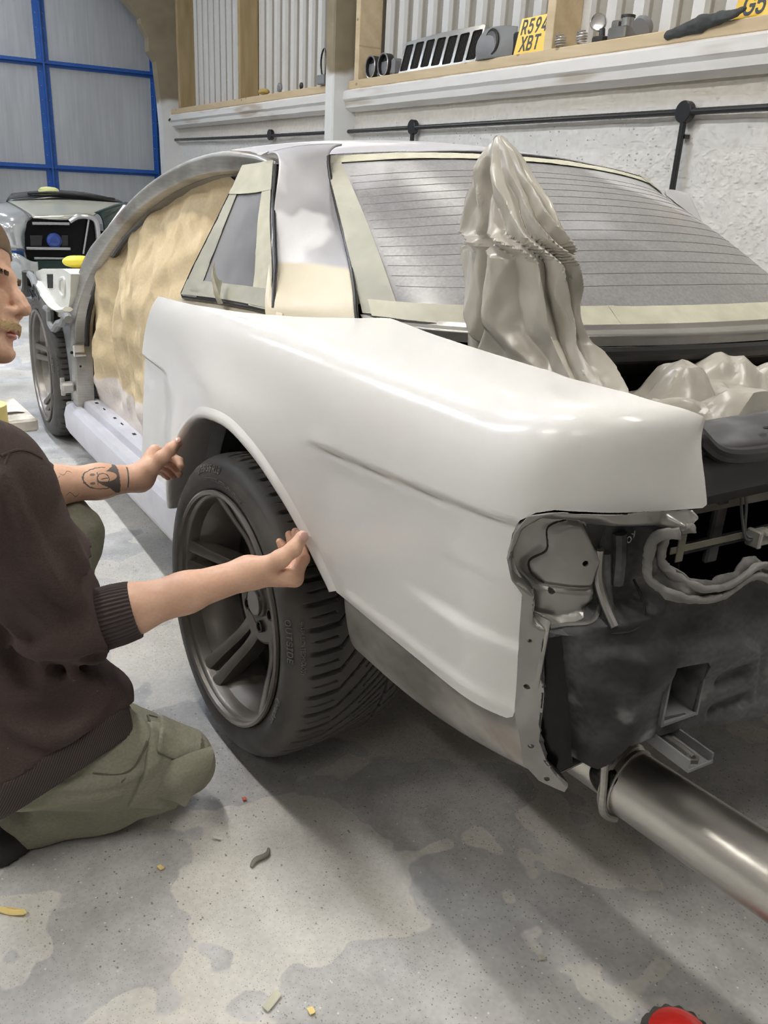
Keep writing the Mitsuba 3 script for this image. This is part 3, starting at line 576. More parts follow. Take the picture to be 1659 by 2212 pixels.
edge = [qw.ev(np.array(a), np.array(b)) for a, b in [(0, 0), (.35, -.005), (.7, -.01), (.97, -.012), (1.012, .02), (1.015, .4), (1.015, .8), (1.012, .97), (.97, 1.02), (.6, 1.02), (.2, 1.02), (0, 1.015)]]
add('window_seal', tube(np.vstack([np.linspace(a, b, 9)[:-1] for a, b in zip(edge[:-1], edge[1:])]), .0042, 8), 'm_seal', wq, label='black rubber window seal')
# rear window
def rw_row(t):
    r = []
    for y in (.275, .36, .50, .68, YC, 1.06, 1.24, 1.38, 1.465):
        s = (y-YC)/.6; e = abs(s)
        top = V(-.30-.055*e**2, YC+s*.50, 1.226-.030*e**2.2); bot = V(.365-.10*e**2-.235*e**6, YC+s*.60, .930-.014*e**4)
        p = top*(1-t)+bot*t; p[2] += .030*math.sin(math.pi*t)*(1-.75*e**2); p[0] += .018*math.sin(math.pi*t)*(1-e**2); r.append(p)
    return r
rwS = Surf([rw_row(t) for t in np.linspace(0, 1, 7)])
rwm = B('rear_window', rwS.mesh(50, 70, th=.005), 'm_glass', smooth=True, label='large rear window greyed with sanding dust')
for t in np.linspace(.16, .84, 14):
    uu = np.linspace(.07, .93, 60); add('heater_line', tube(rwS.ev(np.full(60, t), uu)+rwS.normal(np.full(60, t), uu)*.0002, .0006, 4), 'm_heater', rwm)
for ur, vr, sd, m, nn in (((-.01, 1.0), (.0, .062), 11, 'm_tape_dusty', (60, 12)), ((0, .055), (.0, 1), 12, 'm_tape', (12, 90)), ((.925, 1.012), (.015, .36), 13, 'm_tape', (14, 60)), ((.93, 1.010), (.35, .70), 14, 'm_tape', (14, 60)), ((.925, 1.012), (.69, 1), 15, 'm_tape', (14, 60)), ((0, 1), (.94, 1), 16, 'm_tape_dusty', (60, 12))):
    add('masking_tape', strip(rwS, ur, vr, nn, off=.0025+.0004*(sd-10), amp=.002, seed=sd), m, rwm, smooth=30, label='cream masking tape')
add('window_seal', tube(np.array([rwS.ev(np.array(a), np.array(b)) for a, b in [(1.012, 1.0), (1.014, .7), (1.015, .4), (1.014, .2), (1.014, .08), (1.012, .0)]]), .0045, 8, 160), 'm_seal', rwm, label='dark rubber window seal')
add('window_seal', tube(np.array([cp.ev(np.array(u), np.array(1.105))+V(.001, -.001, .003) for u in np.linspace(.17, .93, 24)]), .0042, 8), 'm_seal', rwm)
add('window_seal', tube(np.array([rwS.ev(np.array(-.012), np.array(v)) for v in np.linspace(0, 1, 30)]), .004, 8), 'm_seal', rwm)
# ridge beside the rear window
# rear deck rail under the window, with its rubber strip
def deck(t):     # front edge to back edge of the rail, following the glass
    out = []
    for y in np.linspace(.27, 1.47, 11):
        s = (y-YC)/.6; e = abs(s); out.append((.372-.10*e**2-.235*e**6, y, .930-.020*e**4))
    return np.array(out)
D0 = deck(0)
dp = np.array([[D0+V(.006, 0, .004), D0+V(.022, 0, -.004), D0+V(.03, 0, -.002), D0+V(.062, 0, -.003), D0+V(.068, 0, -.006), D0+V(.070, 0, -.020)]])[0].transpose(1, 0, 2)
dk = B('rear_deck', Surf(dp).mesh(60, 26, th=.003), 'm_bare', smooth=40, label='bare metal rail under the rear window')
add('rubber_strip', tube(D0[1:-1]+V(.071, 0, -.036), .014, 10, 60, flat=1.1), 'm_seal', dk)
add('spot_clip', box(.03, .03, .006, (.405, .66, .915), .002), 'm_bare', dk)
B('deck_underside', Surf(np.stack([D0+V(.066, 0, -.03), D0+V(-.05, 0, -.10), D0+V(-.2, 0, -.12)], 1)).mesh(20, 8, th=.004), 'm_dark')
# boot: side gutters and floor
gut = Surf([[(.10, .262, .895), (.12, .30, .888), (.13, .315, .862)], [(.35, .272, .903), (.36, .312, .892), (.37, .325, .862)], [(.60, .278, .905), (.60, .318, .893), (.60, .332, .862)], [(.79, .300, .898), (.775, .345, .885), (.76, .36, .855)]])
gm = gut.mesh(20, 10, th=.003); B('boot_gutter', gm, 'm_bare', smooth=40); B('boot_gutter', mirror(gm), 'm_bare', smooth=40)
bb = Surf([[(-.05, .33, .86), (.76, .36, .855)], [(-.05, .36, .70), (.78, .38, .70)], [(-.05, .38, .55), (.80, .40, .54)]]); bm = bb.mesh(6, 6, th=.003)
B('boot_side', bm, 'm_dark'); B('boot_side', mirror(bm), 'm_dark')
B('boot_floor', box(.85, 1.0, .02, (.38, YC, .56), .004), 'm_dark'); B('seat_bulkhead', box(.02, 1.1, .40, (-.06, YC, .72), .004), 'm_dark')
prin('m_rail_top', lambda p, n, uv: mix((.06, .062, .066), (.22, .225, .235), smoothstep(.3, .7, fbm(p.x*12, p.y*8, p.z*12, 4))), .5)
# inner rear wings / wheel arch liner
def liner(xc, zc, r, y0, y1, a0=8, a1=172):
    a = np.radians(np.linspace(a0, a1, 40)); y = np.linspace(y0, y1, 6)
    v = np.stack([np.repeat(xc+r*np.cos(a), 6), np.tile(y, 40), np.repeat(zc+r*np.sin(a), 6)], -1); side = np.stack([xc+r*np.cos(a), np.full(40, y1), zc+r*np.sin(a)], -1)
    m1 = shell(v, gridfaces(40, 6), .004)
    c = np.vstack([side, [[xc, y1, zc+.06]]]); f = np.array([[40, i+1, i] for i in range(39)]); return cat_([m1, shell(c, f, .004)])
lm = liner(-.02, .33, .415, .13, .50); B('wheel_arch_liner', lm, 'm_dark'); B('wheel_arch_liner', mirror(lm), 'm_dark')
lf = liner(-2.49, .33, .40, .16, .50, 20, 180); B('inner_wing', lf, 'm_cream', smooth=30, label='cream painted front inner wing')
B('inner_quarter', box(.24, .004, .60, (-.50, .150, .57), .001), 'm_dark')
B('axle', cat_([rod((0, .26, .32), (0, 1.5, .32), .03), rod((-.1, .5, .30), (-.1, 1.3, .30), .05)]), 'm_dark')
# ------------------------------------------------------------------ the white quarter panel being offered up
PC = np.array([(-.80, .046), (-.55, .034), (-.30, .030), (0, .036), (.25, .050), (.45, .070), (.60, .088), (.70, .103), (.762, .125), (.808, .168), (.834, .236), (.849, .335), (.853, .36)])
_t = np.r_[0, np.cumsum(np.linalg.norm(np.diff(PC, axis=0), axis=1))]; PCs = CubicSpline(_t, PC, bc_type='natural'); _ss = np.linspace(0, _t[-1], 2000); _pp = PCs(_ss)
s_of_x = lambda x: np.interp(x, _pp[:1930, 0], _ss[:1930]); s_of_y = lambda y: _ss[1200+np.argmin(abs(_pp[1200:, 1]-y))]
S_C0, S_C1 = float(s_of_x(.66)), _t[-1]
def sm(a, b, x): t = np.clip((x-a)/(b-a), 0, 1); return t*t*(3-2*t)
_q = np.linspace(-.45, .55, 2001)
def _int(al): 
    z = np.cumsum(np.cos(al))*(_q[1]-_q[0]); o = np.cumsum(np.sin(al))*(_q[1]-_q[0]); i0 = np.argmin(abs(_q)); return z-z[i0], o-o[i0]
_al_side = np.radians(np.interp(_q, [-.45, 0, .08, .135, .165, .20, .24, .55], [0, 0, 9, 22, 40, 66, 84, 87])); _al_side = np.convolve(np.pad(_al_side, 40, 'edge'), np.ones(81)/81, 'valid')
_al_rear = np.radians(np.interp(_q, [-.45, 0, .12, .165, .20, .235, .55], [0, 2, 8, 22, 60, 84, 87])); _al_rear = np.convolve(np.pad(_al_rear, 40, 'edge'), np.ones(81)/81, 'valid')
ZS, OS = _int(_al_side); ZR, OR = _int(_al_rear)
zs0 = lambda s: .70+.022*sm(float(s_of_x(-.55)), float(s_of_x(.25)), s)
# bulges relative to the plain section: (x, z, inward offset)
BC = [(-.75, .42, -.018), (-.72, .58, -.008), (-.60, .42, -.012), (-.60, .60, -.004), (-.50, .45, -.008), (-.50, .60, .0), (-.44, .5, -.018), (-.37, .45, -.034), (-.365, .55, -.031), (-.30, .62, -.028), (-.20, .685, -.028), (-.05, .722, -.036), (.10, .70, -.030), (.20, .655, -.022), (.28, .59, -.008), (.325, .545, .0), (.36, .505, .010),
      (-.60, .72, 0), (-.30, .76, -.010), (0, .79, -.012), (.2, .76, -.008), (.35, .70, -.002), (.45, .62, .0), (.5, .52, .004), (.62, .51, .0), (.62, .62, -.004), (.62, .72, -.002), (.775, .51, -.008), (.775, .62, -.008), (.775, .70, 0),
      (-.7, .84, 0), (-.3, .86, 0), (0, .88, 0), (.3, .88, 0), (.6, .86, 0), (.8, .80, 0), (.45, .78, 0), (.0, .55, -.02), (-.2, .45, -.03), (.2, .45, .0), (-.8, .75, 0), (.9, .7, 0), (.9, .9, 0)]
BC = np.array(BC); RB = RBFInterpolator(BC[:, :2]*V(1, 1.3), BC[:, 2], kernel='thin_plate_spline', smoothing=2e-4)
def dirs(s):
    d = PCs(s, 1); d /= np.linalg.norm(d, axis=-1, keepdims=True); nrm = np.stack([-d[..., 1], d[..., 0]], -1)
    w = sm(S_C0-.05, S_C0+.12, s)[..., None]; tgt = np.stack([-.2+0*s, .98+0*s], -1); w2 = sm(S_C1-.10, S_C1-.01, s)[..., None]
    tgt = tgt*(1-w2)+np.array([-.97, .25])*w2
    e = nrm*(1-w)+tgt*w; return nrm, e/np.linalg.norm(e, axis=-1, keepdims=True)
def crease(z, zc, k): return k*np.tanh((z-zc)/.0035)
def panel_fn(A, extra=True):
    s, q = A[:, 0], A[:, 1]; P = PCs(s); nrm, e = dirs(s); wr = sm(S_C0, S_C0+.14, s)
    z = zs0(s)+np.interp(q, _q, ZS)*(1-wr)+np.interp(q, _q, ZR)*wr; o = np.interp(q, _q, OS)*(1-wr)+np.interp(q, _q, OR)*wr
    x = P[:, 0]; lo = 1-sm(.04, .17, q)
    b = RB(np.stack([np.where(s > S_C0, np.minimum(.66+s-S_C0, .95), x), z*1.3], -1))*lo*(1-sm(S_C0+.02, S_C0+.12, s)) if len(s) else 0
    # swage line: the skin above stands a little proud; it fades out over the flared arch
    fade = np.maximum(1-sm(-.56, -.44, x), sm(.27, .36, x))*(1-sm(S_C0+.10, S_C0+.15, s)); zc = np.where(x < 0, .700+.03*(x+.72), .752+.047*(x-.30))
    b = b+fade*(-.0042*np.tanh((z-zc)/.003)+.0035*np.exp(-((z-zc+.004)/.0045)**2))*np.exp(-np.maximum(z-zc, 0)/.09)
    f2 = sm(.53, .68, x)*(z < .69); b = b+f2*(.0045*np.tanh((z-.613)/.006))*np.exp(-abs(z-.613)/.05)
    f3 = sm(.36, .42, x); b = b-.004*np.exp(-((z-.522)/.010)**2)*f3
    w = sm(.05, .2, q)[:, None]; dv = nrm*(1-w)+e*w; dv /= np.linalg.norm(dv, axis=1, keepdims=True)
    xy = P+dv*(o+b)[:, None]
    return np.stack([xy[:, 0], xy[:, 1], z], -1)
sx = lambda x: float(s_of_x(x)); qz = lambda x, z: z-float(zs0(np.array(sx(x))))
S_E = s_of_y(.335)
top = [(sx(-.68), .165), (sx(-.60), .172), (sx(-.42), .186), (sx(-.264), .200), (sx(-.15), .212), (sx(-.065), .228), (sx(.0), .250), (sx(.05), .278), (sx(.115), .330), (sx(.14), .362), (sx(.158), .372), (sx(.19), .368), (sx(.30), .352), (sx(.45), .338), (sx(.60), .326), (sx(.70), .315), (S_C0+.08, .305), (S_C0+.13, .286), (S_C0+.17, .262), (S_E-.13, .238), (S_E-.095, .218), (S_E-.065, .202), (S_E-.044, .188), (S_E-.031, .172)]
rear = [(S_E-.022, .15), (S_E-.009, .115), (S_E-.002, .09), (S_E, .081), (S_E-.006, .077), (S_E-.10, .080), (S_E-.17, .081), (sx(.785), .079), (sx(.768), .072), (sx(.752), .058), (sx(.742), .036), (sx(.742), .014), (sx(.752), -.008), (sx(.766), -.025), (sx(.776), -.036), (sx(.778), -.05), (sx(.777), -.12), (sx(.775), -.195), (sx(.772), -.212), (sx(.765), -.218), (sx(.755), -.218)]
bot = [(sx(.60), -.216), (sx(.45), -.213), (sx(.366), -.211), (sx(.352), -.200)]
RA, HC = .398, .320
arch = [(sx(RA*math.cos(a)), qz(RA*math.cos(a), HC+RA*math.sin(a))) for a in np.radians(np.linspace(29, 160, 70))]
front = [(sx(-.378), qz(-.378, .435)), (sx(-.45), qz(-.45, .425)), (sx(-.748), qz(-.748, .385)), (sx(-.756), qz(-.756, .40)), (sx(-.735), qz(-.735, .62)), (sx(-.72), qz(-.72, .70)), (sx(-.695), .10), (sx(-.684), .155)]
QP = thing('quarter_panel', 'glossy white wide rear wing panel held against the side of the bare car', 'car panel')
pv, pf, pA, _ = poly_sheet(top+rear+bot+arch+front, .0065, panel_fn, dense=.005)
pf = pf[:, ::-1] if vnorm(pv, pf)[:, 1].mean() > 0 else pf
add('skin', shell(pv, pf, .003), 'm_white', QP, smooth=38)
# rolled arch lip and its return flange
aa = np.radians(np.linspace(28, 168, 90)); LP = panel_fn(np.array([(sx(RA*math.cos(a)), qz(RA*math.cos(a), HC+RA*math.sin(a))) for a in aa]))
rad = np.stack([np.cos(aa), 0*aa, np.sin(aa)], -1); dep = np.interp(np.degrees(aa), [28, 60, 100, 150, 168], [.018, .03, .045, .09, .10])[:, None]
LR = lambda r: panel_fn(np.array([(sx(r*math.cos(a)), qz(r*math.cos(a), HC+r*math.sin(a))) for a in aa]))
LC = [LR(RA+.017)+V(0, .0008, 0), LR(RA+.013)+V(0, -.0012, 0), LR(RA+.008)+V(0, -.0035, 0), LP+rad*.002+V(0, -.0052, 0), LP-rad*.004+V(0, -.0045, 0), LP-rad*.008+V(0, .0, 0), LP-rad*.009+V(0, .008, 0), LP-rad*.004+V(0, 1, 0)*dep*.4, LP+rad*.006+V(0, 1, 0)*dep]
v = np.stack(LC, 1); f = gridfaces(90, len(LC)); add('arch_lip', shell(v.reshape(-1, 3), f, .0025), 'm_white', QP, smooth=50)
# inside edge of the rear corner: raw reddish fibreglass edge
# ------------------------------------------------------------------ tail of the car
TY_, TX_ = [.10, .125, .15, .18, .22, .35, .55, .87], [.760, .778, .803, .828, .842, .855, .874, .89]
_tail = CubicSpline(TY_, TX_)
def near_poly(A, poly, w):
    """1 inside the polygon, smoothly 0 outside over a width w"""
    P = Polygon(poly); L = P.exterior.length; k = max(60, int(L/.002)); B_ = np.array([P.exterior.interpolate(L*i/k).coords[0] for i in range(k)])
    d = cKDTree(B_).query(A)[0]; ins = contains_xy(P, A[:, 0], A[:, 1]); sd = np.where(ins, d, -d); return sm(-w/2, w/2, sd)
pocket = [(.176, .794), (.135, .790), (.118, .772), (.111, .738), (.116, .710), (.128, .702), (.137, .690), (.139, .655), (.161, .652), (.187, .664), (.225, .668), (.275, .672), (.286, .72), (.286, .762), (.278, .782), (.196, .787)]
inner_pad = [(.165, .783), (.150, .77), (.148, .745), (.135, .725), (.137, .712), (.15, .70), (.20, .70), (.206, .735), (.19, .765), (.18, .783)]
low_pad = [(.145, .686), (.146, .661), (.165, .659), (.19, .669), (.205, .68), (.204, .695), (.15, .695)]
ridge_a = [(.200, .628), (.294, .630), (.418, .612), (.448, .592), (.466, .55), (.472, .50), (.60, .47), (.60, .40), (.1, .40), (.15, .60)]
oval1 = rrect(.062, .026, .0125, c=(.415, .556)); oval2 = rrect(.070, .020, .0095, c=(.418, .508))
oval1 = [(y, z+(y-.415)*.10) for y, z in oval1]; oval2 = [(y, z+(y-.418)*.12) for y, z in oval2]
seal_o = [(.262, .80), (.258, .75), (.262, .712), (.300, .690), (.345, .684), (.39, .694), (.42, .706), (.50, .70), (.60, .70), (.60, .80)]
opening = [(.280, .795), (.313, .798), (.418, .801), (.60, .803), (.60, .712), (.50, .715), (.44, .722), (.418, .7255), (.40, .737), (.385, .736), (.371, .720), (.334, .714), (.299, .7205), (.284, .731), (.276, .75), (.275, .774)]
cav = [(.150, .632), (.152, .557), (.154, .501), (.166, .452), (.190, .428), (.206, .436), (.196, .506), (.180, .581), (.168, .640)]
def tail_fn(A):
    y, z = A[:, 0], A[:, 1]; x = _tail(np.clip(y, .1, .9))
    x = x-.036*near_poly(A, pocket, .016)*(1-.25*sm(.13, .115, y))+.009*near_poly(A, inner_pad, .006)+.008*near_poly(A, low_pad, .007)
    x = x-.055*near_poly(A, cav, .012)
    so, op = near_poly(A, seal_o, .014), near_poly(A, opening, .02); n_ = meshkit.fbm(np.stack([y*60, z*60, 0*y], -1), 3, 4)
    x = x+(.014*so+.010*np.clip(so-op, 0, 1))*(z < .801)*(1+.5*(n_-.5))
    x = x+.011*near_poly(A, ridge_a, .012)-.012*near_poly(A, oval1, .010)-.012*near_poly(A, oval2, .010)
    x = x+.018*sm(.68, .60, z)*sm(.20, .24, y)*(1-sm(.60, .55, z)*.5)
    # corner skin swells out below the lamp, then tucks in
    x = x+.012*np.exp(-((y-.235)/.035)**2)*sm(.65, .6, z)
    return np.stack([x+.0012*(n_-.5), y, z], -1)
def tail_piece(name, out, m, holes=(), h=.006, **k):
    v, f, A, _ = poly_sheet(out, h, tail_fn, holes, dense=.004); f = f if vnorm(v, f)[:, 0].mean() > 0 else f[:, ::-1]
    return B(name, shell(v, f, .003), m, smooth=40, **k)
hl = lambda y, z, r, e=1.0: [(y+r*math.cos(a)*.8, z+r*e*math.sin(a)) for a in np.linspace(0, 2*math.pi, 14, endpoint=False)]
flange = [(.1195, .690), (.1215, .632), (.1245, .566), (.1265, .503), (.1345, .451), (.151, .429), (.177, .418), (.181, .431), (.170, .443), (.155, .462), (.146, .490), (.1455, .533), (.1445, .573), (.1445, .626), (.1455, .652), (.1455, .690)]
tail_piece('bumper_flange', flange, 'm_bare', [hl(.1315, .628, .0028), hl(.134, .562, .0036), hl(.1395, .480, .0036), hl(.158, .4345, .0036)], h=.004, label='bare metal bumper flange with bolt holes')
lamp = [(.300, .8035), (.226, .8085), (.144, .803), (.116, .792), (.105, .768), (.102, .734), (.109, .709), (.1195, .690), (.1455, .690), (.1455, .652), (.161, .650), (.187, .664), (.205, .676), (.204, .735), (.194, .760), (.186, .782), (.272, .786), (.300, .799)]
tail_piece('lamp_recess', lamp, 'm_bare', [hl(.186, .733, .0042), hl(.158, .691, .0042)], h=.004, label='bare metal lamp recess with a rounded end')
centre = [(.300, .799), (.272, .786), (.186, .782), (.194, .760), (.204, .735), (.205, .676), (.187, .664), (.161, .650), (.1455, .652), (.1445, .626), (.1455, .533), (.146, .490), (.155, .462), (.170, .443), (.1815, .431), (.200, .450), (.216, .466), (.232, .491), (.238, .498), (.293, .492), (.374, .489), (.384, .481), (.515, .476), (.87, .474), (.87, .80), (.60, .802)]
sq = [(.293, .601), (.348, .597), (.356, .588), (.353, .514), (.299, .518), (.292, .527)]
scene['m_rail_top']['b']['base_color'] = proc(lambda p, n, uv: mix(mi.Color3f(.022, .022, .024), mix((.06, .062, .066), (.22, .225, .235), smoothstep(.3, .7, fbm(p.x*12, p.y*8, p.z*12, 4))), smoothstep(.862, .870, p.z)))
prin('m_tail', lambda p, n, uv: mix(mix(mix((.014, .0145, .016), (.068, .070, .073), smoothstep(.36, .70, fbm(p.x*9, p.y*9, p.z*9, 5))), (.24, .24, .235), smoothstep(.50, .74, fbm(p.x*22+4, p.y*22, p.z*22, 4))*smoothstep(.60, .52, p.z)*.7), (.20, .197, .19), smoothstep(.684, .698, p.z)*(1-smoothstep(.736, .745, p.z))*smoothstep(.256, .270, p.y)*(.4+.8*fbm(p.x*30, p.y*30, p.z*30, 3)))*(.85+.4*noise(p.x*190, p.y*190, p.z*190)), .58, specular=.35)
tp_ = tail_piece('tail_panel', centre, 'm_tail', [opening, sq, hl(.371, .6885, .0045, 1.2), hl(.398, .7165, .0035, 1.3)], h=.006, label='black dusty tail panel')
tv = scene[tp_]
tm = trimesh.Trimesh(meshkit.WRITTEN[tv['filename']][0], meshkit.WRITTEN[tv['filename']][1], process=False)
B('tail_panel', mirror(tm), 'm_tail', smooth=40)
# sealer bead round the lamp opening, box behind the square hole
bead = np.array([(.272, .790), (.268, .765), (.267, .745), (.273, .727), (.285, .714), (.304, .706), (.334, .702), (.360, .703), (.385, .714), (.405, .722), (.425, .716), (.46, .710), (.55, .706)])
bv = tail_fn(bead)+V(.004, 0, 0)
bt = cat_([tube(bv+V(.001, .004, .004), .0046, 10, 110, flat=1.5), tube(bv+np.stack([0*bv[:, 0]-.001, -.010*(bv[:, 1] < .29)-.004, -.011*(bv[:, 2] < .735)], -1), .0050, 10, 110, flat=1.5)]); bt.vertices += (.006*fold_noise(bt.vertices, 50)+.006*fold_noise(bt.vertices, 150, 3))[:, None]*V(.7, 1, 1)
add('sealer_bead', bt, 'm_sealer', tp_, smooth=True, label='lumpy grey sealer bead')
for (y, z) in ((.371, .6885), (.398, .7165)): add('bolt_boss', lathe([(.006, -.004), (.0075, .001), (.011, .0), (.013, -.004)], 20, 'x').apply_translation(tail_fn(np.array([[y, z]]))[0]+V(.006, 0, 0)), 'm_sealer', tp_)
bx = _tail(.33)+.024; add('hole_box', cat_([box(.09, .004, .085, (bx-.045, .291, .558)), box(.09, .004, .085, (bx-.045, .357, .553)), box(.09, .068, .004, (bx-.045, .324, .513)), box(.09, .068, .004, (bx-.045, .324, .603)), box(.004, .07, .09, (bx-.09, .324, .556))]), 'm_under_dusty', tp_, label='dusty box behind the square hole')
for y, z, r in ((.13, .628, .004), (.134, .562, .005), (.1395, .48, .005), (.186, .733, .006), (.158, .691, .006)): pass
# weld seams and scratched patches in the lamp recess
def seam(P, r, m, nm, dx=.0): return add(nm, tube(tail_fn(np.array(P))+V(dx, 0, 0), r, 6, 60), m, tp_)
seam([(.166, .785), (.150, .771), (.149, .745), (.136, .726), (.138, .713), (.151, .701)], .0014, 'm_dark', 'panel_seam')
seam([(.20, .785), (.206, .74), (.207, .70)], .0014, 'm_dark', 'panel_seam')
seam([(.209, .650), (.245, .655), (.262, .668), (.265, .70)], .0016, 'm_dark', 'panel_seam')
seam([(.15, .650), (.17, .655), (.19, .662), (.215, .672)], .003, 'm_bare', 'weld_seam', .001)
for k, (y, z0, z1) in enumerate(((.212, .66, .75), (.222, .67, .745), (.236, .70, .77))): add('recess_rib', tube(tail_fn(np.array([(y, z0), (y-.002, (z0+z1)/2), (y-.008, z1)]))+V(.004, 0, 0), .006 if k < 2 else .009, 8, 20), 'm_bare' if k == 0 else 'm_under', tp_)
add('chalk_mark', meshkit.text_mesh('ox', .012, .0004).apply_transform(trimesh.transformations.euler_matrix(math.pi/2, -.6, math.pi/2)).apply_translation((float(_tail(.25))-.0345, .243, .752)), 'm_sand_paper', tp_, smooth=False)
# black painted gap behind the flange
v, f, A, _ = poly_sheet([(y, z) for y, z in cav], .006, lambda A: np.stack([_tail(A[:, 0])-.022, A[:, 0], A[:, 1]], -1)); f = f if vnorm(v, f)[:, 0].mean() > 0 else f[:, ::-1]
B('black_gap', shell(v, f, .003), 'm_gloss_black')
# boot sill rail with its black seal
ys = np.linspace(.30, 1.44, 40); e = (ys-YC)/.57
rx = .822-.006*e**2
rp = np.stack([np.stack([rx+a, ys, np.full(40, b)-.010*abs(e)**3], -1) for a, b in ((-.085, .820), (-.082, .868), (-.070, .879), (-.040, .882), (-.012, .874), (.006, .862), (.012, .846), (.008, .830), (.012, .815), (.004, .800), (-.03, .797))], 1)
rl = B('boot_sill_rail', shell(rp.reshape(-1, 3), gridfaces(40, 11), .003), 'm_rail_top', smooth=35, label='dusty boot sill rail')
add('boot_seal', tube(np.array([(.70, .338, .896), (.76, .334, .893), (.80, .330, .889), (.812, .332, .885), (.828, .345, .868), (.836, .375, .859), (.838, .43, .857), (.840, .6, .858), (.840, .87, .858), (.837, 1.2, .858)]), .0105, 10, 120, flat=.9), 'm_seal', rl, label='black rubber boot seal')
add('rail_hole', trimesh.creation.icosphere(2, .006).apply_transform(np.diag([.7, 1.3, .25, 1])).apply_translation((.815, .46, .8815)), 'm_dark', rl)
B('rail_support', shell(np.stack([np.stack([rx+a, ys, np.full(40, b)], -1) for a, b in ((.0, .802), (-.05, .80), (-.07, .78))], 1).reshape(-1, 3), gridfaces(40, 3), .003), 'm_under')
# things seen through the lamp opening
lo = B('lamp_shelf', box(.012, 1.0, .016, (.775, .88, .705), .003), 'm_under_dusty')
add('masking_tape', box(.002, .40, .010, (.7825, .56, .710), .0005), 'm_tape', lo, label='strip of masking tape inside the tail')
add('masking_tape', cat_([box(.002, .014, .040, (.784, .378, .712), .0005)]), 'm_tape', lo)
B('inner_strut', box(.01, .024, .12, (.776, .452, .735), .003), 'm_under_dusty')
wr = B('tail_wiring', cat_([tube([(.79, .465, .80), (.795, .47, .765), (.80, .480, .728), (.80, .492, .712), (.80, .502, .710)], .0022, 6, 40), tube([(.79, .47, .80), (.80, .474, .765), (.80, .480, .738), (.80, .490, .718), (.80, .502, .714)], .002, 6, 40)]), 'm_grey_loom')
cn = add('connector', cat_([box(.020, .030, .022, (.80, .520, .712), .003), box(.024, .008, .026, (.80, .507, .712), .002), box(.006, .02, .006, (.812, .522, .722), .001)]), 'm_white_plastic', wr, smooth=False, label='cream plastic wiring plug')
# lower rear quarter, dull bare steel
lq = []
for i, x in enumerate(np.linspace(0, 1, 9)):
    zt = .60; xx = .36+.44*x; yb = .092+.052*x; zb = .392+.030*x-.02*math.sin(math.pi*x)
    lq.append([(xx+.0*x, yb+.004, .66), (xx, yb, .56), (xx, yb+.002, .49), (xx+.004, yb+.008, .45-.01+.02*x), (xx+.006, yb+.022, zb+.006), (xx+.006, yb+.06, zb), (xx, yb+.14, zb+.004)])
lq = np.array(lq)
lq[:, :, 0] -= (np.maximum(0, .16-np.hypot(lq[:, :, 0]-.36, lq[:, :, 2]-.66)))*0
lqS = Surf(lq); lqm = lqS.mesh(60, 36, th=.003, flip=False)
LQ = B('lower_quarter', lqm, 'm_lower', smooth=True, label='sanded steel lower rear quarter')
for u_, v_ in ((.10, .47), (.46, .46), (.92, .46)): add('bolt_hole', trimesh.creation.icosphere(2, .0055).apply_transform(np.diag([1, .35, 1, 1])).apply_translation(lqS.ev(np.array(u_), np.array(v_))+V(0, -.0005, 0)), 'm_dark', LQ)
lipA = np.array([(.36+.0*t, .098, .66) for t in (0,)]); ar = np.radians(np.linspace(40, -22, 30)); al = np.stack([.0+.395*np.cos(ar)+.0, np.full(30, .098), .33+.395*np.sin(ar)], -1)
mq = mirror(lqm); B('lower_quarter', mq, 'm_lower', smooth=True)
# tow bracket under the tail
br = cat_([box(.085, .046, .003, (.888, .312, .478), .001), box(.085, .003, .020, (.888, .290, .487), .001), box(.085, .003, .015, (.888, .334, .4855), .001), box(.003, .046, .006, (.930, .312, .480), .001)])
bk_ = B('tow_bracket', br, 'm_under_dusty', smooth=False, label='dusty channel bracket under the tail')
add('bracket_bead', tube([(.865, .315, .480), (.90, .316, .481), (.915, .316, .480)], .006, 8, 16), 'm_bare', bk_)
add('nut', lathe([(.0045, 0), (.009, 0), (.009, .006), (.0045, .006), (.0045, 0)], 6).apply_translation((.917, .312, .479)), 'm_steel', bk_)
B('tail_underside', box(.30, 1.1, .012, (.70, YC, .49), .004), 'm_dark')
# exhaust
E0, E1 = V(0.6795, 0.3826, 0.3000), V(0.9853, 0.4380, 0.2900)
ed = (E1-E0)/np.linalg.norm(E1-E0); Em = E0+ed*.075
ex = B('exhaust_pipe', cat_([tube([E0-ed*.55, E0, Em], .043, 40, 20), tube([Em-ed*.012, Em+ed*.02, E1+ed*.42], .0535, 48, 12)]), 'm_exhaust', smooth=40, label='wide scuffed steel exhaust pipe running out past the tail')
ea, eb = np.cross(ed, (0, 0, 1)), None; ea /= np.linalg.norm(ea); eb = np.cross(ea, ed)
th = np.linspace(0, 2*math.pi, 60); ring = Em-ed*.008+(ea*np.cos(th)[:, None]+eb*np.sin(th)[:, None])*.0535
add('joint_ring', tube(ring, .006, 8, caps=False), 'm_exhaust', ex)
cut = trimesh.creation.icosphere(3, 1.0); cut.apply_transform(np.diag([.030, .014, .028, 1])); Rm = np.eye(4); Rm[:3, 0], Rm[:3, 1], Rm[:3, 2] = ed, -ea if (-ea)@(EYE-Em) < 0 else ea, eb; sgn = 1 if ea@(EYE-Em) > 0 else -1
Rm[:3, 1] = ea*sgn; Rm[:3, 3] = Em-ed*.012+ea*sgn*.040+eb*.012; cut.apply_transform(Rm); add('slot', cut, 'm_gloss_black', ex, label='dark slot cut in the pipe')
hp_ = [Em+V(-.03, 0, .18)+ea*sgn*.040, Em+V(-.02, 0, .10)+ea*sgn*.050, Em-ed*.0+ea*sgn*.061+eb*.0, Em+ed*.004+ea*sgn*.056-eb*.032, Em+ed*.012+ea*sgn*.030-eb*.052]
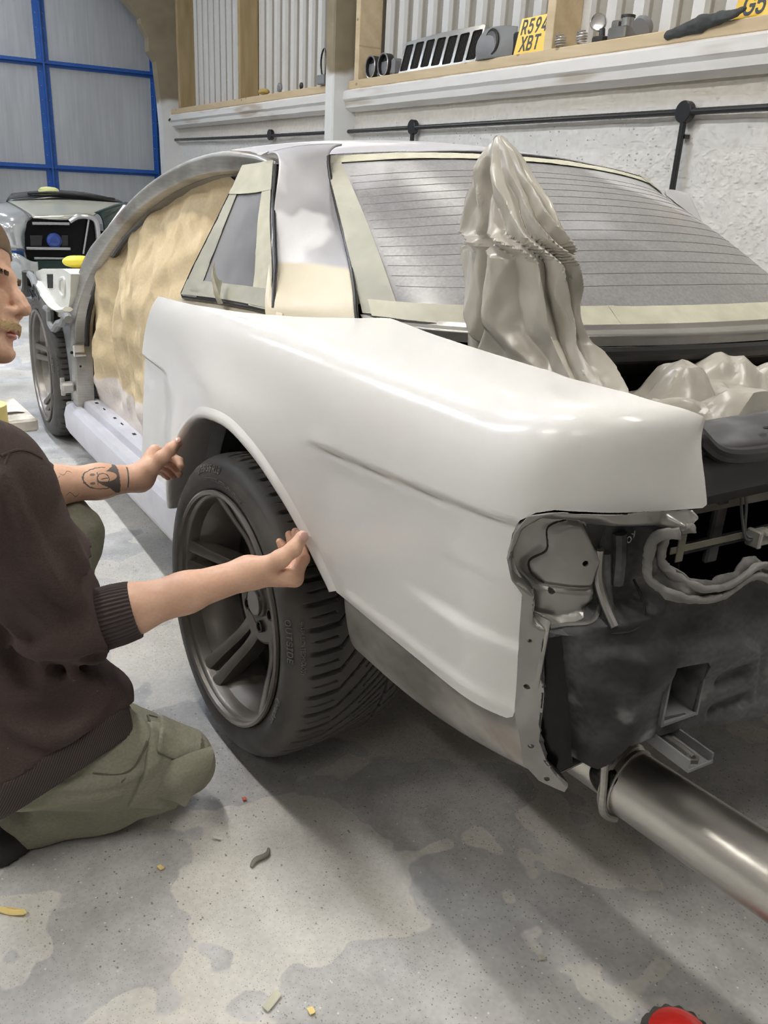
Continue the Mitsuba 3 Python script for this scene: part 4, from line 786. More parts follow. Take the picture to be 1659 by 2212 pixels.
add('hanger', tube(hp_, .006, 10, 40), 'm_steel', ex, label='bent steel hanger rod')
add('weld_bead', tube(np.array([Em+ed*.006+(ea*math.cos(t)+eb*math.sin(t))*.055 for t in np.linspace(0, 6.28, 40)]), .0022, 6, caps=False), 'm_steel', ex)
def facets(P, lam, amp, n, seed):
    # sharp creases: triangle waves in random directions
    r = np.random.default_rng(seed); d = 0
    for _ in range(n):
        u = r.standard_normal(3); u /= np.linalg.norm(u); l = lam*r.uniform(.6, 1.6); t = (P@u)/l+r.random()+.25*np.sin(P@r.standard_normal(3)*9); d = d+(4*abs((t % 1)-.5)-1)*amp*r.uniform(.5, 1)*l/lam
    return d
# ------------------------------------------------------------------ masking paper, plastic sheets, front end bits
po = [(-2.03, .262), (-2.02, .45), (-2.0, .60), (-1.985, .735), (-1.83, .865), (-1.60, .985), (-1.32, 1.085), (-1.07, 1.132), (-.90, 1.148), (-.72, 1.152), (-.60, 1.12), (-.57, 1.02), (-.58, .8), (-.60, .32), (-.9, .305), (-1.35, .292), (-1.75, .275)]
def paper_fn(A):
    x, z = A[:, 0], A[:, 1]; y = .165+.10*sm(.70, 1.15, z)+.012*(x+1.2)*(z < 2)
    P = np.stack([x, y, z], -1)
    n1 = meshkit.fbm(np.stack([x*5+z*2, 0*x, z*2.2-x], -1), 4, 3)-.5; r1 = 1-2*abs(meshkit.fbm(np.stack([x*9+z*5, 0*x, z*4-x*4], -1), 2, 8)-.5); r2 = 1-2*abs(meshkit.fbm(np.stack([x*22, 0*x, z*20], -1), 3, 5)-.5)
    pl = np.sin(x*34+6*z)*sm(.10, .0, np.interp(x, [-2.03, -1.945, -1.55, -1.28, -.9, -.6], [.6, .715, .955, 1.062, 1.135, 1.12])-z-.0)
    Q_ = np.stack([x, 0*x, z], -1); y = y-.05*n1+facets(Q_*V(1, 1, .6), .30, .012, 5, 3)+facets(Q_, .09, .003, 6, 9)-.010*r1**3+.003*pl; y = y+.03*np.exp(-((x+1.0)/.3)**2-((z-.7)/.3)**2)*0
    return np.stack([x, y, z], -1)
def paper_edge(A):
    P_ = paper_fn(A); L = Polygon(po).exterior; B_ = np.array([L.interpolate(q).coords[0] for q in np.arange(0, L.length, .01)]); w = sm(.0, .10, cKDTree(B_).query(A)[0]); y0 = .172+.10*sm(.70, 1.15, A[:, 1])+.012*(A[:, 0]+1.2); P_[:, 1] = y0+(P_[:, 1]-y0)*w+.004*(1-w)*(meshkit.fbm(np.stack([A[:, 0]*20, A[:, 1]*20, 0*A[:, 0]], -1), 2, 2)-.5); return P_
mp = thing('masking_paper', 'creased brown masking paper sheet taped across the door opening', 'masking paper')
v, f, A, _ = poly_sheet(po, .011, paper_edge); f = f if vnorm(v, f)[:, 1].mean() < 0 else f[:, ::-1]
add('sheet', shell(v, f, .0006), 'm_kraft', mp, smooth=32)
for a, b in (((-1.95, .735), (-1.90, .775)), ((-1.62, .925), (-1.58, .958)), ((-1.55, .95), (-1.51, .985)), ((-1.47, .985), (-1.40, 1.03)), ((-1.985, .63), (-1.96, .66)), ((-2.0, .50), (-1.985, .54)), ((-1.985, .42), (-1.97, .45)), ((-1.30, 1.055), (-1.20, 1.09))):
    p = paper_edge(np.array([a, b])); d = p[1]-p[0]; m = shell(np.array([p[0]+V(0, -.004, .008), p[0]+V(0, -.010, -.02), p[1]+V(0, -.010, -.02), p[1]+V(0, -.004, .008)]), np.array([[0, 1, 2], [0, 2, 3]]), .0008); add('tape_tab', m, 'm_tape', mp, smooth=False)
add('tape_strip', tube(paper_fn(np.array([(-1.28, 1.06), (-1.0, 1.122), (-.75, 1.142)]))+V(0, -.01, .012), .010, 4, 20, flat=.2), 'm_cream', mp, label='pale green strip along the top of the paper')
# tall polythene sheet pushed up out of the boot
def crumple(P, s, a, seed):
    r = 1-2*abs(meshkit.fbm(P*s, 2, seed)-.5); r2 = 1-2*abs(meshkit.fbm(P*s*2.3+9, 2, seed+3)-.5); return a*((r**2-.55)+.45*(r2**2-.5))

bz = np.array([(.79, .29, .665, .055), (.84, .285, .668, .055), (.885, .275, .655, .052), (.915, .265, .605, .05), (.945, .255, .56, .05), (1.0, .24, .53, .05), (1.045, .222, .522, .052), (1.083, .208, .51, .05), (1.14, .225, .434, .042), (1.18, .243, .370, .032), (1.21, .262, .335, .018), (1.228, .278, .306, .008), (1.231, .286, .300, .003)])
tz_ = np.linspace(0, 1, 110); bzi = np.stack([np.interp(tz_, np.linspace(0, 1, len(bz)), bz[:, k]) for k in range(4)], -1)
th = np.linspace(0, 2*np.pi, 241)[:-1]; TH, I = np.meshgrid(th, np.arange(110), indexing='ij')
ZZ, XL, XR, DP = [bzi[I, k] for k in range(4)]; xc = (XL+XR)/2; a = (XR-XL)/2
pin = np.interp(ZZ, [.79, .95, 1.06, 1.09, 1.14, 1.23], [1, .9, .62, .8, .95, .5])
# hanging pleats run from the peak, the sheet is gathered by hand about half way up
wob = 1.1*np.sin(ZZ*11+1)+.8*np.sin(ZZ*23+TH)+3.2*sm(1.05, 1.09, ZZ)
ple = 1-2*abs(((TH*9/(2*np.pi)+.35*wob+.25*np.sin(2*TH+1)) % 1)-.5)
rr = 1-.30*(1-ple)*np.interp(ZZ, [.79, .95, 1.07, 1.15, 1.22], [.9, .8, .95, .8, .35])
P3 = np.stack([xc+a*rr*np.cos(TH), .372+.02*np.sin(ZZ*14)*0+DP*rr*1.15*np.sin(TH)*np.where(np.sin(TH) < 0, 1.0, .9), ZZ], -1)
up_ = np.interp(ZZ, [1.12, 1.23], [1, .08]); P0 = P3.copy()
P3[..., 1] += (facets(P0*V(1, 1, .4), .20, .012, 3, 31)+facets(P0*V(1, 1, .7), .075, .0035, 3, 7)+facets(P0, .035, .0012, 3, 17))*up_; P3[..., 0] += facets(P0*V(1, 1, .5)+3, .16, .004, 3, 12)*up_
P3[..., 1] += .03*np.exp(-((P3[..., 0]-.30-.05*np.sin(ZZ*8))/.012)**2)*(np.sin(TH) < 0)*np.interp(ZZ, [.8, .9, 1.15, 1.2], [.4, 1, 1, .2])
n, k = P3.shape[:2]; i, j = np.meshgrid(np.arange(n), np.arange(k-1), indexing='ij'); i2 = (i+1) % n
q = np.stack([i*k+j, i2*k+j, i2*k+j+1, i*k+j+1], -1).reshape(-1, 4); bag = trimesh.Trimesh(P3.reshape(-1, 3), np.vstack([q[:, [0, 1, 2]], q[:, [0, 2, 3]]]), process=False)
bg = thing('polythene_sheet', 'tall peaked sheet of crumpled beige polythene standing up out of the boot', 'plastic sheet')
add('sheet', bag, 'm_poly', bg, smooth=16)
gx, gy = np.meshgrid(np.linspace(.36, .785, 70), np.linspace(.355, 1.36, 130), indexing='ij'); pp = np.stack([gx, gy, 0*gx], -1)
hzz = .775+.115*np.exp(-((gx-.69)/.11)**2-((gy-.53)/.12)**2)+.115*np.exp(-((gx-.50)/.10)**2-((gy-.74-.3*(gx-.5))/.16)**2)+.10*np.exp(-((gx-.56)/.08)**2-((gy-.36)/.05)**2)+.07*np.exp(-((gx-.62)/.2)**2-((gy-1.05)/.2)**2)
hzz += facets(pp, .15, .018, 5, 21)+facets(pp*V(.6, 1, 1), .065, .008, 4, 25)+facets(pp, .03, .002, 3, 29); hzz = np.minimum(hzz, .905)
edge_ = np.minimum(np.minimum(gx-.36, .785-gx)/.03, np.minimum(gy-.355, 1.36-gy)/.03); hzz = np.where(edge_ < 1, hzz*np.clip(edge_, 0, 1)+.76*(1-np.clip(edge_, 0, 1)), hzz)
hzz = np.where(gx > .74, np.minimum(hzz, .862), hzz)
b2 = thing('polythene_sheet', 'crumpled heap of beige polythene lying in the open boot behind the rail', 'plastic sheet')
add('sheet', shell(np.stack([gx, gy, hzz], -1).reshape(-1, 3), gridfaces(70, 130), .0006), 'm_poly', b2, smooth=16)
# ---------------------------------------------------------------- stripped front corner
def yext(pts, d, y=None): P = np.array(pts); y = P[:, 1].mean() if y is None else y; m = to_xz(extrude(P[:, [0, 2]], d), y); m.fix_normals(); return m
cb = B('cowl_side', yext([V(-2.8378, 0.0750, 0.6594), V(-2.7869, 0.0750, 0.6941), V(-2.5793, 0.0750, 0.7280), V(-2.0637, 0.0750, 0.7815), V(-1.8917, 0.0750, 0.7794), V(-1.9409, 0.0750, 0.6923), V(-2.0685, 0.0750, 0.5857), V(-2.2675, 0.0750, 0.5664), V(-2.4990, 0.0750, 0.5894)], .22), 'm_cream', smooth=False, label='cream painted inner wing bracket with a slot')
add('slot', yext([V(-2.4539, 0.0720, 0.7181), V(-2.3044, 0.0720, 0.7344), V(-2.3375, 0.0720, 0.6744), V(-2.4641, 0.0720, 0.6589)], .012), 'm_dark', cb, smooth=False)
add('pressing', tube([V(-2.0865, 0.0740, 0.7441), V(-2.0197, 0.0740, 0.7378), V(-2.0376, 0.0740, 0.7007), V(-2.1114, 0.0740, 0.6735), V(-2.1572, 0.0740, 0.6857), V(-2.1378, 0.0740, 0.7240), V(-2.0865, 0.0740, 0.7441)], .006, 6, 40), 'm_cream', cb)
add('bracket_arm', tube([V(-2.6536, 0.0600, 0.6560), V(-2.4417, 0.0600, 0.6269), V(-2.2427, 0.0600, 0.6082)], .022, 8, 10, flat=.6), 'm_cream', cb)
add('bracket_foot', tube([V(-2.2816, 0.0500, 0.6292), V(-2.1524, 0.0500, 0.6213), V(-1.8737, 0.0500, 0.6540)], .02, 6, 10, flat=.5), 'm_cream', cb)
wl = B('wiring_loom', tube([V(-2.8115, 0.0450, 0.6791), V(-2.6760, 0.0450, 0.6697), V(-2.5888, 0.0450, 0.6379), V(-2.4518, 0.0450, 0.6102), V(-2.3917, 0.0450, 0.5873), V(-2.2772, 0.0450, 0.5809), V(-2.2857, 0.0450, 0.5454), V(-2.2494, 0.0450, 0.5283), V(-2.0625, 0.0450, 0.5730), V(-1.9488, 0.0450, 0.5980), V(-1.8754, 0.0450, 0.6300), V(-1.8418, 0.0450, 0.6215)], .016, 8, 90), 'm_grey_loom', label='grey taped wiring loom hanging in the front corner')
for k, (a, b, c, d) in enumerate(((58, 606, 80, 632), (62, 596, 66, 640), (50, 660, 88, 668), (60, 690, 92, 672))): add('wire', tube([V(-2.8585, 0.0400, 0.6446)+V(.05*k, 0, -.02*k), V(-2.6438, 0.0300, 0.6008)+V(.03*k, 0, .02*k), V(-2.4009, 0.0400, 0.5784)+V(.02*k, 0, -.02*k)], .005, 6, 30), 'm_black', wl)
add('end_plug', tube([V(-2.7939, 0.0400, 0.6934), V(-2.8004, 0.0400, 0.6638), V(-2.8987, 0.0400, 0.5888)], .026, 10, 12), 'm_dark_metal', wl)
B('wing_support', yext([V(-2.5181, 0.0850, 0.5161), V(-2.0442, 0.0850, 0.5892), V(-2.0581, 0.0850, 0.3833), V(-2.1167, 0.0850, 0.2504), V(-2.2398, 0.0850, 0.2089), V(-2.4188, 0.0850, 0.3908)], .12), 'm_grey_loom', smooth=False, label='grey sheet metal edge ahead of the door pillar')
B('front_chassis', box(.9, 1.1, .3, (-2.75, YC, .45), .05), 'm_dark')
# ------------------------------------------------------------------ dark off-roader waiting behind
C2 = thing('car', 'dark green off-road car with its headlamps removed, parked nose-on behind the stripped coupe', 'car')
prin('m_car2', (.46, .46, .38), .2, .35, clearcoat=1.0, clearcoat_gloss=.96)
prin('m_car2_wing', (.52, .54, .54), .14, .5, clearcoat=1.0, clearcoat_gloss=.96)
def xext(pts, d): P = np.array(pts); m = to_yz(extrude(P[:, 1:], d), P[0, 0]-d); m.fix_normals(); return m
def A2(name, m, mt, par=C2, **k): return add(name, m, mt, par, **k)
bon = Surf([[V(-6.2000, 0.5506, 0.7452), V(-6.2000, 0.6854, 0.7416), V(-6.2000, 0.8308, 0.7454), V(-6.2500, 1.0281, 0.7699)], [V(-6.3000, 0.5320, 0.7750), V(-6.2800, 0.7089, 0.7812), V(-6.2800, 0.8859, 0.7937), V(-6.3500, 1.1081, 0.8042)], [V(-6.7000, 0.5013, 0.8094), V(-6.7000, 0.7799, 0.8261), V(-6.7000, 1.0243, 0.8343), V(-6.7000, 1.2840, 0.8351)], [V(-7.2000, 0.4812, 0.8292), V(-7.2000, 0.8138, 0.8530), V(-7.2000, 1.1417, 0.8608), V(-7.2000, 1.4989, 0.8486)]])
bo_ = A2('bonnet', bon.mesh(24, 24, th=.01), 'm_car2', smooth=True, label='pale reflecting bonnet')
gl = A2('grille_panel', xext([V(-6.2000, 0.5512, 0.7523), V(-6.2000, 0.8308, 0.7454), V(-6.2000, 0.9254, 0.7771), V(-6.2000, 1.0365, 0.7656), V(-6.2000, 1.0626, 0.6552), V(-6.2000, 1.0280, 0.2756), V(-6.2000, 0.4846, 0.2782), V(-6.2000, 0.4703, 0.4260), V(-6.2000, 0.4633, 0.4989), V(-6.2000, 0.4757, 0.6613), V(-6.2000, 0.5062, 0.7226)], .12), 'm_gloss_black', smooth=False, label='black front panel with lamp holes')
for a, b, c, d in ((65, 508, 92, 531), (133, 508, 147, 531)): add('lamp_hole', xext([V(-6.1900, 0.5121, 0.6161), V(-6.1900, 0.6082, 0.6178), V(-6.1900, 0.5933, 0.5340), V(-6.1900, 0.5077, 0.5329)] if a == 65 else [V(-6.1900, 0.7565, 0.6205), V(-6.1900, 0.8078, 0.6214), V(-6.1900, 0.8008, 0.5366), V(-6.1900, 0.7493, 0.5359)], .012), 'm_dark', gl, smooth=False)
prin('m_lens', (.02, .05, .22), .1, clearcoat=1.)
add('lamp', lathe([(0, .02), (.04, .015), (.058, .0), (.062, -.02), (0, -.02)], 24, 'x').apply_translation(V(-6.1800, 0.6965, 0.5764)), 'm_lens', gl)
for P in ((V(-6.1700, 0.4715, 0.5161), V(-6.1700, 0.8141, 0.5162)), (V(-6.1700, 0.5360, 0.7109), V(-6.1700, 0.8229, 0.7143)), (V(-6.1700, 0.5241, 0.4364), V(-6.1700, 0.8297, 0.4345))): add('trim_strip', rod(P[0], P[1], .012, 6), 'm_silver', gl)
A2('lower_panel', xext([V(-6.1500, 0.5411, 0.4201), V(-6.1500, 0.8510, 0.4215), V(-6.1500, 0.8278, 0.1295), V(-6.1500, 0.5143, 0.1342)], .1), 'm_green_car', smooth=False)
wg = Surf([[V(-6.9000, 0.1667, 0.8154), V(-7.0000, 0.3220, 0.8165), V(-7.1500, 0.4828, 0.8274)], [V(-6.5000, 0.0945, 0.7767), V(-6.5000, 0.3061, 0.8121), V(-6.6500, 0.5018, 0.8043)], [V(-6.3500, 0.0688, 0.6604), V(-6.2000, 0.3183, 0.7459), V(-6.2800, 0.5330, 0.7402)], [V(-6.3500, 0.0520, 0.5177), V(-6.1500, 0.3171, 0.6260), V(-6.2000, 0.4721, 0.6254)], [V(-6.3500, 0.0734, 0.4097), V(-6.1500, 0.3392, 0.5091), V(-6.2000, 0.4668, 0.4989)]])
A2('front_wing', wg.mesh(20, 20, th=.01), 'm_car2_wing', smooth=True, label='bright wing reflecting the lights')
bu = Surf([[V(-6.3500, 0.0726, 0.4024), V(-6.1000, 0.3380, 0.4884), V(-6.1000, 0.4647, 0.4354), V(-6.1300, 0.5448, 0.4147)], [V(-6.3500, 0.0607, 0.3001), V(-6.0800, 0.3436, 0.3648), V(-6.1000, 0.4753, 0.3262), V(-6.1300, 0.5434, 0.3228)], [V(-6.4000, 0.0339, 0.0331), V(-6.1500, 0.3571, 0.1365), V(-6.1500, 0.4891, 0.0969), V(-6.1500, 0.5397, 0.0960)]])
A2('bumper', bu.mesh(14, 16, th=.01), 'm_car2_wing', smooth=True)
A2('lamp_rim', tube([V(-6.1500, 0.8210, 0.7336), V(-6.1500, 0.8822, 0.7677), V(-6.1500, 0.9711, 0.7738), V(-6.1500, 1.0217, 0.7533), V(-6.1500, 1.0424, 0.6767), V(-6.1500, 1.0434, 0.5840)], .022, 8, 30), 'm_silver')
A2('lamp_edge', rod(V(-6.1600, 0.9788, 0.7516), V(-6.1600, 0.9132, 0.4771), .008, 6), 'm_silver')
fr2 = Surf([[V(-6.3000, 1.0396, 0.7898), V(-6.7000, 1.2840, 0.8351), V(-7.2000, 1.4989, 0.8486)], [V(-6.2500, 1.1086, 0.7275), V(-6.6000, 1.3475, 0.7832), V(-7.2000, 1.6095, 0.7893)], [V(-6.2500, 1.0876, 0.4245), V(-6.6000, 1.3613, 0.4737), V(-7.2000, 1.6362, 0.4686)]])
A2('far_wing', fr2.mesh(10, 10, th=.01, flip=True), 'm_green_car', smooth=True)
ws2 = Surf([[V(-7.2000, 0.4734, 0.8289), V(-7.2000, 0.8138, 0.8530), V(-7.2000, 1.1417, 0.8608), V(-7.2000, 1.5077, 0.8489)], [V(-7.3500, 0.5180, 0.8642), V(-7.3000, 0.8340, 0.9062), V(-7.3000, 1.1644, 0.9069), V(-7.3500, 1.5256, 0.8601)], [V(-7.6000, 0.5736, 0.8817), V(-7.6000, 0.8818, 0.9229), V(-7.6000, 1.2228, 0.9199), V(-7.6000, 1.5518, 0.8638)]])
A2('cowl', ws2.mesh(10, 16, th=.01), 'm_gloss_black', smooth=True, label='black cowl below the windscreen')
A2('wiper', tube([V(-7.2800, 0.6708, 0.9044), V(-7.2000, 0.9412, 0.9258), V(-7.1500, 1.2191, 0.9103), V(-7.1500, 1.4209, 0.8893)], .012, 6, 20), 'm_black')
A2('body', box(1.2, .95, .45, (-6.95, 1.02, .42), .1), 'm_green_car', smooth=False)
for n_, lab, P, s in (('tape_ball', 'crumpled pale yellow tape on the cowl of the dark green car', V(-7.3300, 0.8652, 0.9307), .075), ('yellow_cap', 'yellow cap standing behind the cream bracket', V(-2.4348, 0.2000, 0.7720), .05)):
    m = trimesh.creation.icosphere(3, s); m.vertices = m.vertices*V(.8, 1.3, .55)*(1+.35*fold_noise(m.vertices, 22))[:, None]
    tag(add(n_, m.apply_translation(P), 'm_yellow_pale' if n_ == 'tape_ball' else 'm_yellow'), lab, 'tape' if n_ == 'tape_ball' else 'cap')
# ------------------------------------------------------------------ trestle at the left
st_ = thing('trestle', 'low scuffed grey wooden trestle beside the front wheel, used as a work stand', 'trestle')
RT = T().translate([-.845, -.262, 0]).rotate([0, 0, 1], 6)
add('top_board', box(.26, .62, .035, (-.10, -.27, .512), .006), 'm_bench_top', st_, smooth=False, to_world=RT)
for x, y in ((-.005, -.005), (-.20, -.005), (-.005, -.53), (-.20, -.53)): add('leg', box(.05, .058, .50, (x, y-.02, .25), .004), 'm_bench', st_, smooth=False, to_world=RT)
add('rail', box(.03, .50, .05, (-.005, -.29, .22), .004), 'm_bench', st_, smooth=False, to_world=RT)
tr = lathe([(.034, 0), (.052, 0), (.052, .05), (.034, .05), (.034, 0)], 40); tag(add('tape_roll', tr, 'm_yellow_tape', to_world=T().translate([-.80, -.345, .531])), 'roll of yellow masking tape standing on the trestle', 'tape')
prin('m_yellow_tape', (.66, .56, .22), .5)
for k, (x, y, r, l, z) in enumerate(((-.90, -.285, 12, .08, .532), (-.92, -.33, 40, .10, .5345))): tag(add('sanding_strip', shell(*Surf([[(-l/2, -.02, 0), (-l/2, .02, .002)], [(0, -.02, .006), (0, .02, .009)], [(l/2, -.02, 0), (l/2, .02, .004)]]).sheet(12, 4), .0015), 'm_sand_paper', to_world=T().translate([x, y, z]).rotate([0, 0, 1], 90+r)), ('white strip of sanding paper at the edge of the trestle top', 'white strip of sanding paper lying further back on the trestle')[k], 'sandpaper')
# ------------------------------------------------------------------ parts kept on the ledge
LZ = 1.908
def ledge(name, lab, cat, x, y=2.97, rz=0, group=None, rx=0): k = thing(name, lab, cat, group); return k, T().translate([x, y, LZ]).rotate([0, 0, 1], rz).rotate([1, 0, 0], rx)
k, to = ledge('headlamp_bucket', 'pair of grey headlamp buckets at the left end of the pine ledge', 'headlamp bucket', -4.83)
add('casing', box(.40, .10, .12, (0, .03, .062), .02), 'm_grey_loom', k, smooth=False, to_world=to)
for x in (-.10, .10):
    m = lathe([(.066, 0), (.078, 0), (.078, .06), (.072, .06), (.06, .03), (0, .045), (0, .05), (.066, .066)], 36, 'y'); v = m.vertices; add('bowl', m.apply_translation((x, -.05, .078)), 'm_dark_metal', k, to_world=to)
    add('rim', tube(np.array([(x+.076*math.cos(a), -.05, .078+.076*math.sin(a)) for a in np.linspace(0, 2*math.pi, 40)]), .005, 6, caps=False), 'm_silver', k, to_world=to)
gW, gH = 1.03, .225; k, to = ledge('radiator_grille', 'chrome-framed radiator grille with seven black slots leaning on the cladding', 'grille', -4.05, 2.95, rz=-1, rx=-14)
slots = [[(x+.004*0, z) for x, z in rrect(.112, gH-.045, .012, c=(-gW/2+.075+i*.1467, gH/2+.004*math.sin(i)))] for i in range(7)]
ol = [(-gW/2, 0), (gW/2-.02, 0), (gW/2, .02), (gW/2, gH-.004), (gW/2-.02, gH+.006)]+[(gW/2-.02-(gW-.04)*t, gH+.012*math.sin(math.pi*t)) for t in np.linspace(.05, .95, 12)]+[(-gW/2+.02, gH+.002), (-gW/2, gH-.02)]
m = to_xz(extrude(Polygon(ol, slots), .035)); m.fix_normals(); add('frame', m, 'm_chrome_dull', k, smooth=False, to_world=to)
prin('m_chrome_dull', (.42, .42, .40), .22, .95)
for i in range(7):
    s = add('insert', box(.118, .012, gH-.04, (-gW/2+.075+i*.1467, .030, gH/2), .002), 'm_black', k, smooth=False, to_world=to)
    for j in range(6): add('slat', box(.003, .016, gH-.045, (-gW/2+.030+i*.1467+j*.018, .018, gH/2), .001), 'm_dark_metal', s, smooth=False, to_world=to)
k, to = ledge('lamp_surround', 'grey moulded headlamp bezel with a round opening, right of the grille', 'bezel', -3.33, 2.955)
bz_ = Surf([[(-.19, 0, .0), (-.19, 0, .08), (-.15, .0, .135)], [(-.10, -.06, .0), (-.10, -.075, .085), (-.09, -.03, .165)], [(.06, -.05, .0), (.06, -.06, .085), (.05, -.02, .172)], [(.17, .03, 0), (.17, .02, .085), (.15, .03, .165)]])
add('shell', bz_.mesh(24, 20, th=.006, flip=True), 'm_grey_loom', k, smooth=True, to_world=to)
add('opening', tube(np.array([(.02+.062*math.cos(a), -.062, .085+.066*math.sin(a)) for a in np.linspace(0, 2*math.pi, 40)]), .010, 8, caps=False), 'm_dark_metal', k, to_world=to)
add('bowl', lathe([(0, .0), (.055, -.004), (.062, -.012), (.06, -.016), (0, -.006)], 30, 'y').apply_translation((.02, -.055, .085)), 'm_bare', k, to_world=to)
add('back_box', box(.06, .06, .13, (.175, .03, .068), .01), 'm_black', k, smooth=False, to_world=to)
def plate(name, lab, x, w, h, rows, y, lean):
    k, to = ledge(name, lab, 'number plate', x, y, rx=lean, rz=0)
    add('plate', box(w, .003, h, (0, 0, h/2), .001), 'm_plate', k, smooth=False, to_world=to)
    for t, ch, z, xx in rows:
        for ci in range(len(t)):
            m = meshkit.text_mesh(t[ci], ch, .0012, bold=True); m.apply_transform(np.diag([.82, 1, 1, 1])); v = m.vertices
            m.vertices = np.stack([v[:, 0]+xx+ci*ch*.80, -.0018-v[:, 2], v[:, 1]+z], -1); m.fix_normals(); add('letter', m, 'm_black', k, smooth=False, to_world=to, label='black character '+t[ci])
plate('number_plate', 'yellow two-line number plate reading R594 XBT, partly behind the timber post', -2.985, .285, .203, [('R594', .079, .112, -.125), ('XBT', .079, .018, -.100)], 2.93, -12)
plate('number_plate', 'yellow one-line number plate starting G5 at the right edge of the ledge', -1.28, .52, .125, [('G5', .085, .020, -.225)], 2.95, -10)
for i, x in enumerate((-2.70, -2.525)):
    t = np.linspace(0, 5*2*math.pi, 160); r = .024+.004*np.sin(t/10); P = np.stack([r*np.cos(t), r*np.sin(t), .004+t/t[-1]*.062], -1)
    tag(add('valve_spring', tube(P, .0042, 6), 'm_silver', to_world=T().translate([x, 2.93, LZ])), ('small coil spring standing right beside the timber post', 'small coil spring standing next to the chrome lamp')[i], 'spring')
k, to = ledge('spot_lamp', 'small round chrome lamp on a stalk, right of the two springs', 'lamp', -2.42)
add('base', box(.08, .06, .035, (0, 0, .0175), .008), 'm_dark_metal', k, smooth=False, to_world=to); add('stalk', rod((.01, 0, .03), (.005, 0, .07), .016), 'm_black', k, to_world=to)
add('shell', lathe([(0, .05), (.025, .045), (.042, .02), (.044, 0), (.040, -.004), (.036, 0), (0, .004)], 30, 'y').apply_transform(rotm((0, 0, 1), 35)).apply_translation((-.01, -.02, .10)), 'm_chrome', k, to_world=to)
k, to = ledge('carburettor', 'grey cast carburettor body between the chrome lamp and the round cap', 'carburettor', -2.26)
add('casting', cat_([box(.13, .09, .06, (0, 0, .03), .008), box(.05, .07, .085, (-.03, 0, .05), .006), rod((.03, 0, .04), (.03, 0, .10), .032, 16)]), 'm_bare', k, smooth=False, to_world=to)
add('collar', lathe([(.024, 0), (.036, 0), (.036, .012), (.024, .012), (.024, 0)], 20).apply_translation((.03, 0, .1)), 'm_dark_metal', k, to_world=to)
m = lathe([(0, .02), (.045, .018), (.055, .0), (.052, -.02), (0, -.025)], 30, 'y').apply_transform(rotm((1, 0, 0), 35)).apply_translation((0, 0, .046)); tag(add('round_cap', m, 'm_grey_loom', to_world=T().translate([-2.10, 2.96, LZ])), 'round grey cap leaning beside the carburettor', 'cap')
def rag_sdf(p): return smin(smin(cap(p, (-1.86, 2.90, 1.885), (-1.66, 2.90, 1.912), .022, .034), cap(p, (-1.66, 2.90, 1.912), (-1.47, 2.88, 1.925), .034, .016), .02), cap(p, (-1.62, 2.9, 1.93), (-1.44, 2.9, 1.945), .014, .008), .015)+.022*fold_noise(p*V(1, 1, 1.5), 26)
rg = surface_nets(rag_sdf, (-1.93, 2.83, 1.83), (-1.40, 2.97, 1.99), .006); tag(add('rag', rg, 'm_rag', smooth=True), 'long dark rag draped along the edge of the pine ledge', 'rag')
k, to = ledge('junction_unit', 'grey box with a loop of wire on the ledge left of the concrete column', 'box', -5.72, 2.90)
add('case', box(.13, .07, .075, (0, 0, .038), .006), 'm_grey_loom', k, smooth=False, to_world=to); add('cable', tube([(-.03, 0, .07), (-.05, 0, .22), (.0, 0, .27), (.04, 0, .22), (.035, 0, .07)], .008, 6, 40), 'm_pipe', k, to_world=to)
for i, (x, s, c, lab, n_) in enumerate(((-7.15, .05, 'm_sponge', 'yellowish lump of sponge on the far part of the ledge', 'sponge'), (-6.75, .04, 'm_grey_loom', 'small grey offcut standing on the far ledge right of the sponge', 'offcut'), (-6.25, .028, 'm_dark_metal', 'small dark offcut on the far ledge near the grey box', 'offcut'))):
    m = trimesh.creation.icosphere(3, s); m.vertices = m.vertices*(V(1.8, 1, .6) if i == 0 else V(.9, .6, 1.1))*(1+.5*fold_noise(m.vertices, 30))[:, None]; m.apply_translation((0, 0, -m.vertices[:, 2].min()))
    tag(add(n_, m, c, to_world=T().translate([x, 2.93, LZ])), lab, n_)
prin('m_sponge', (.42, .30, .10), .8)
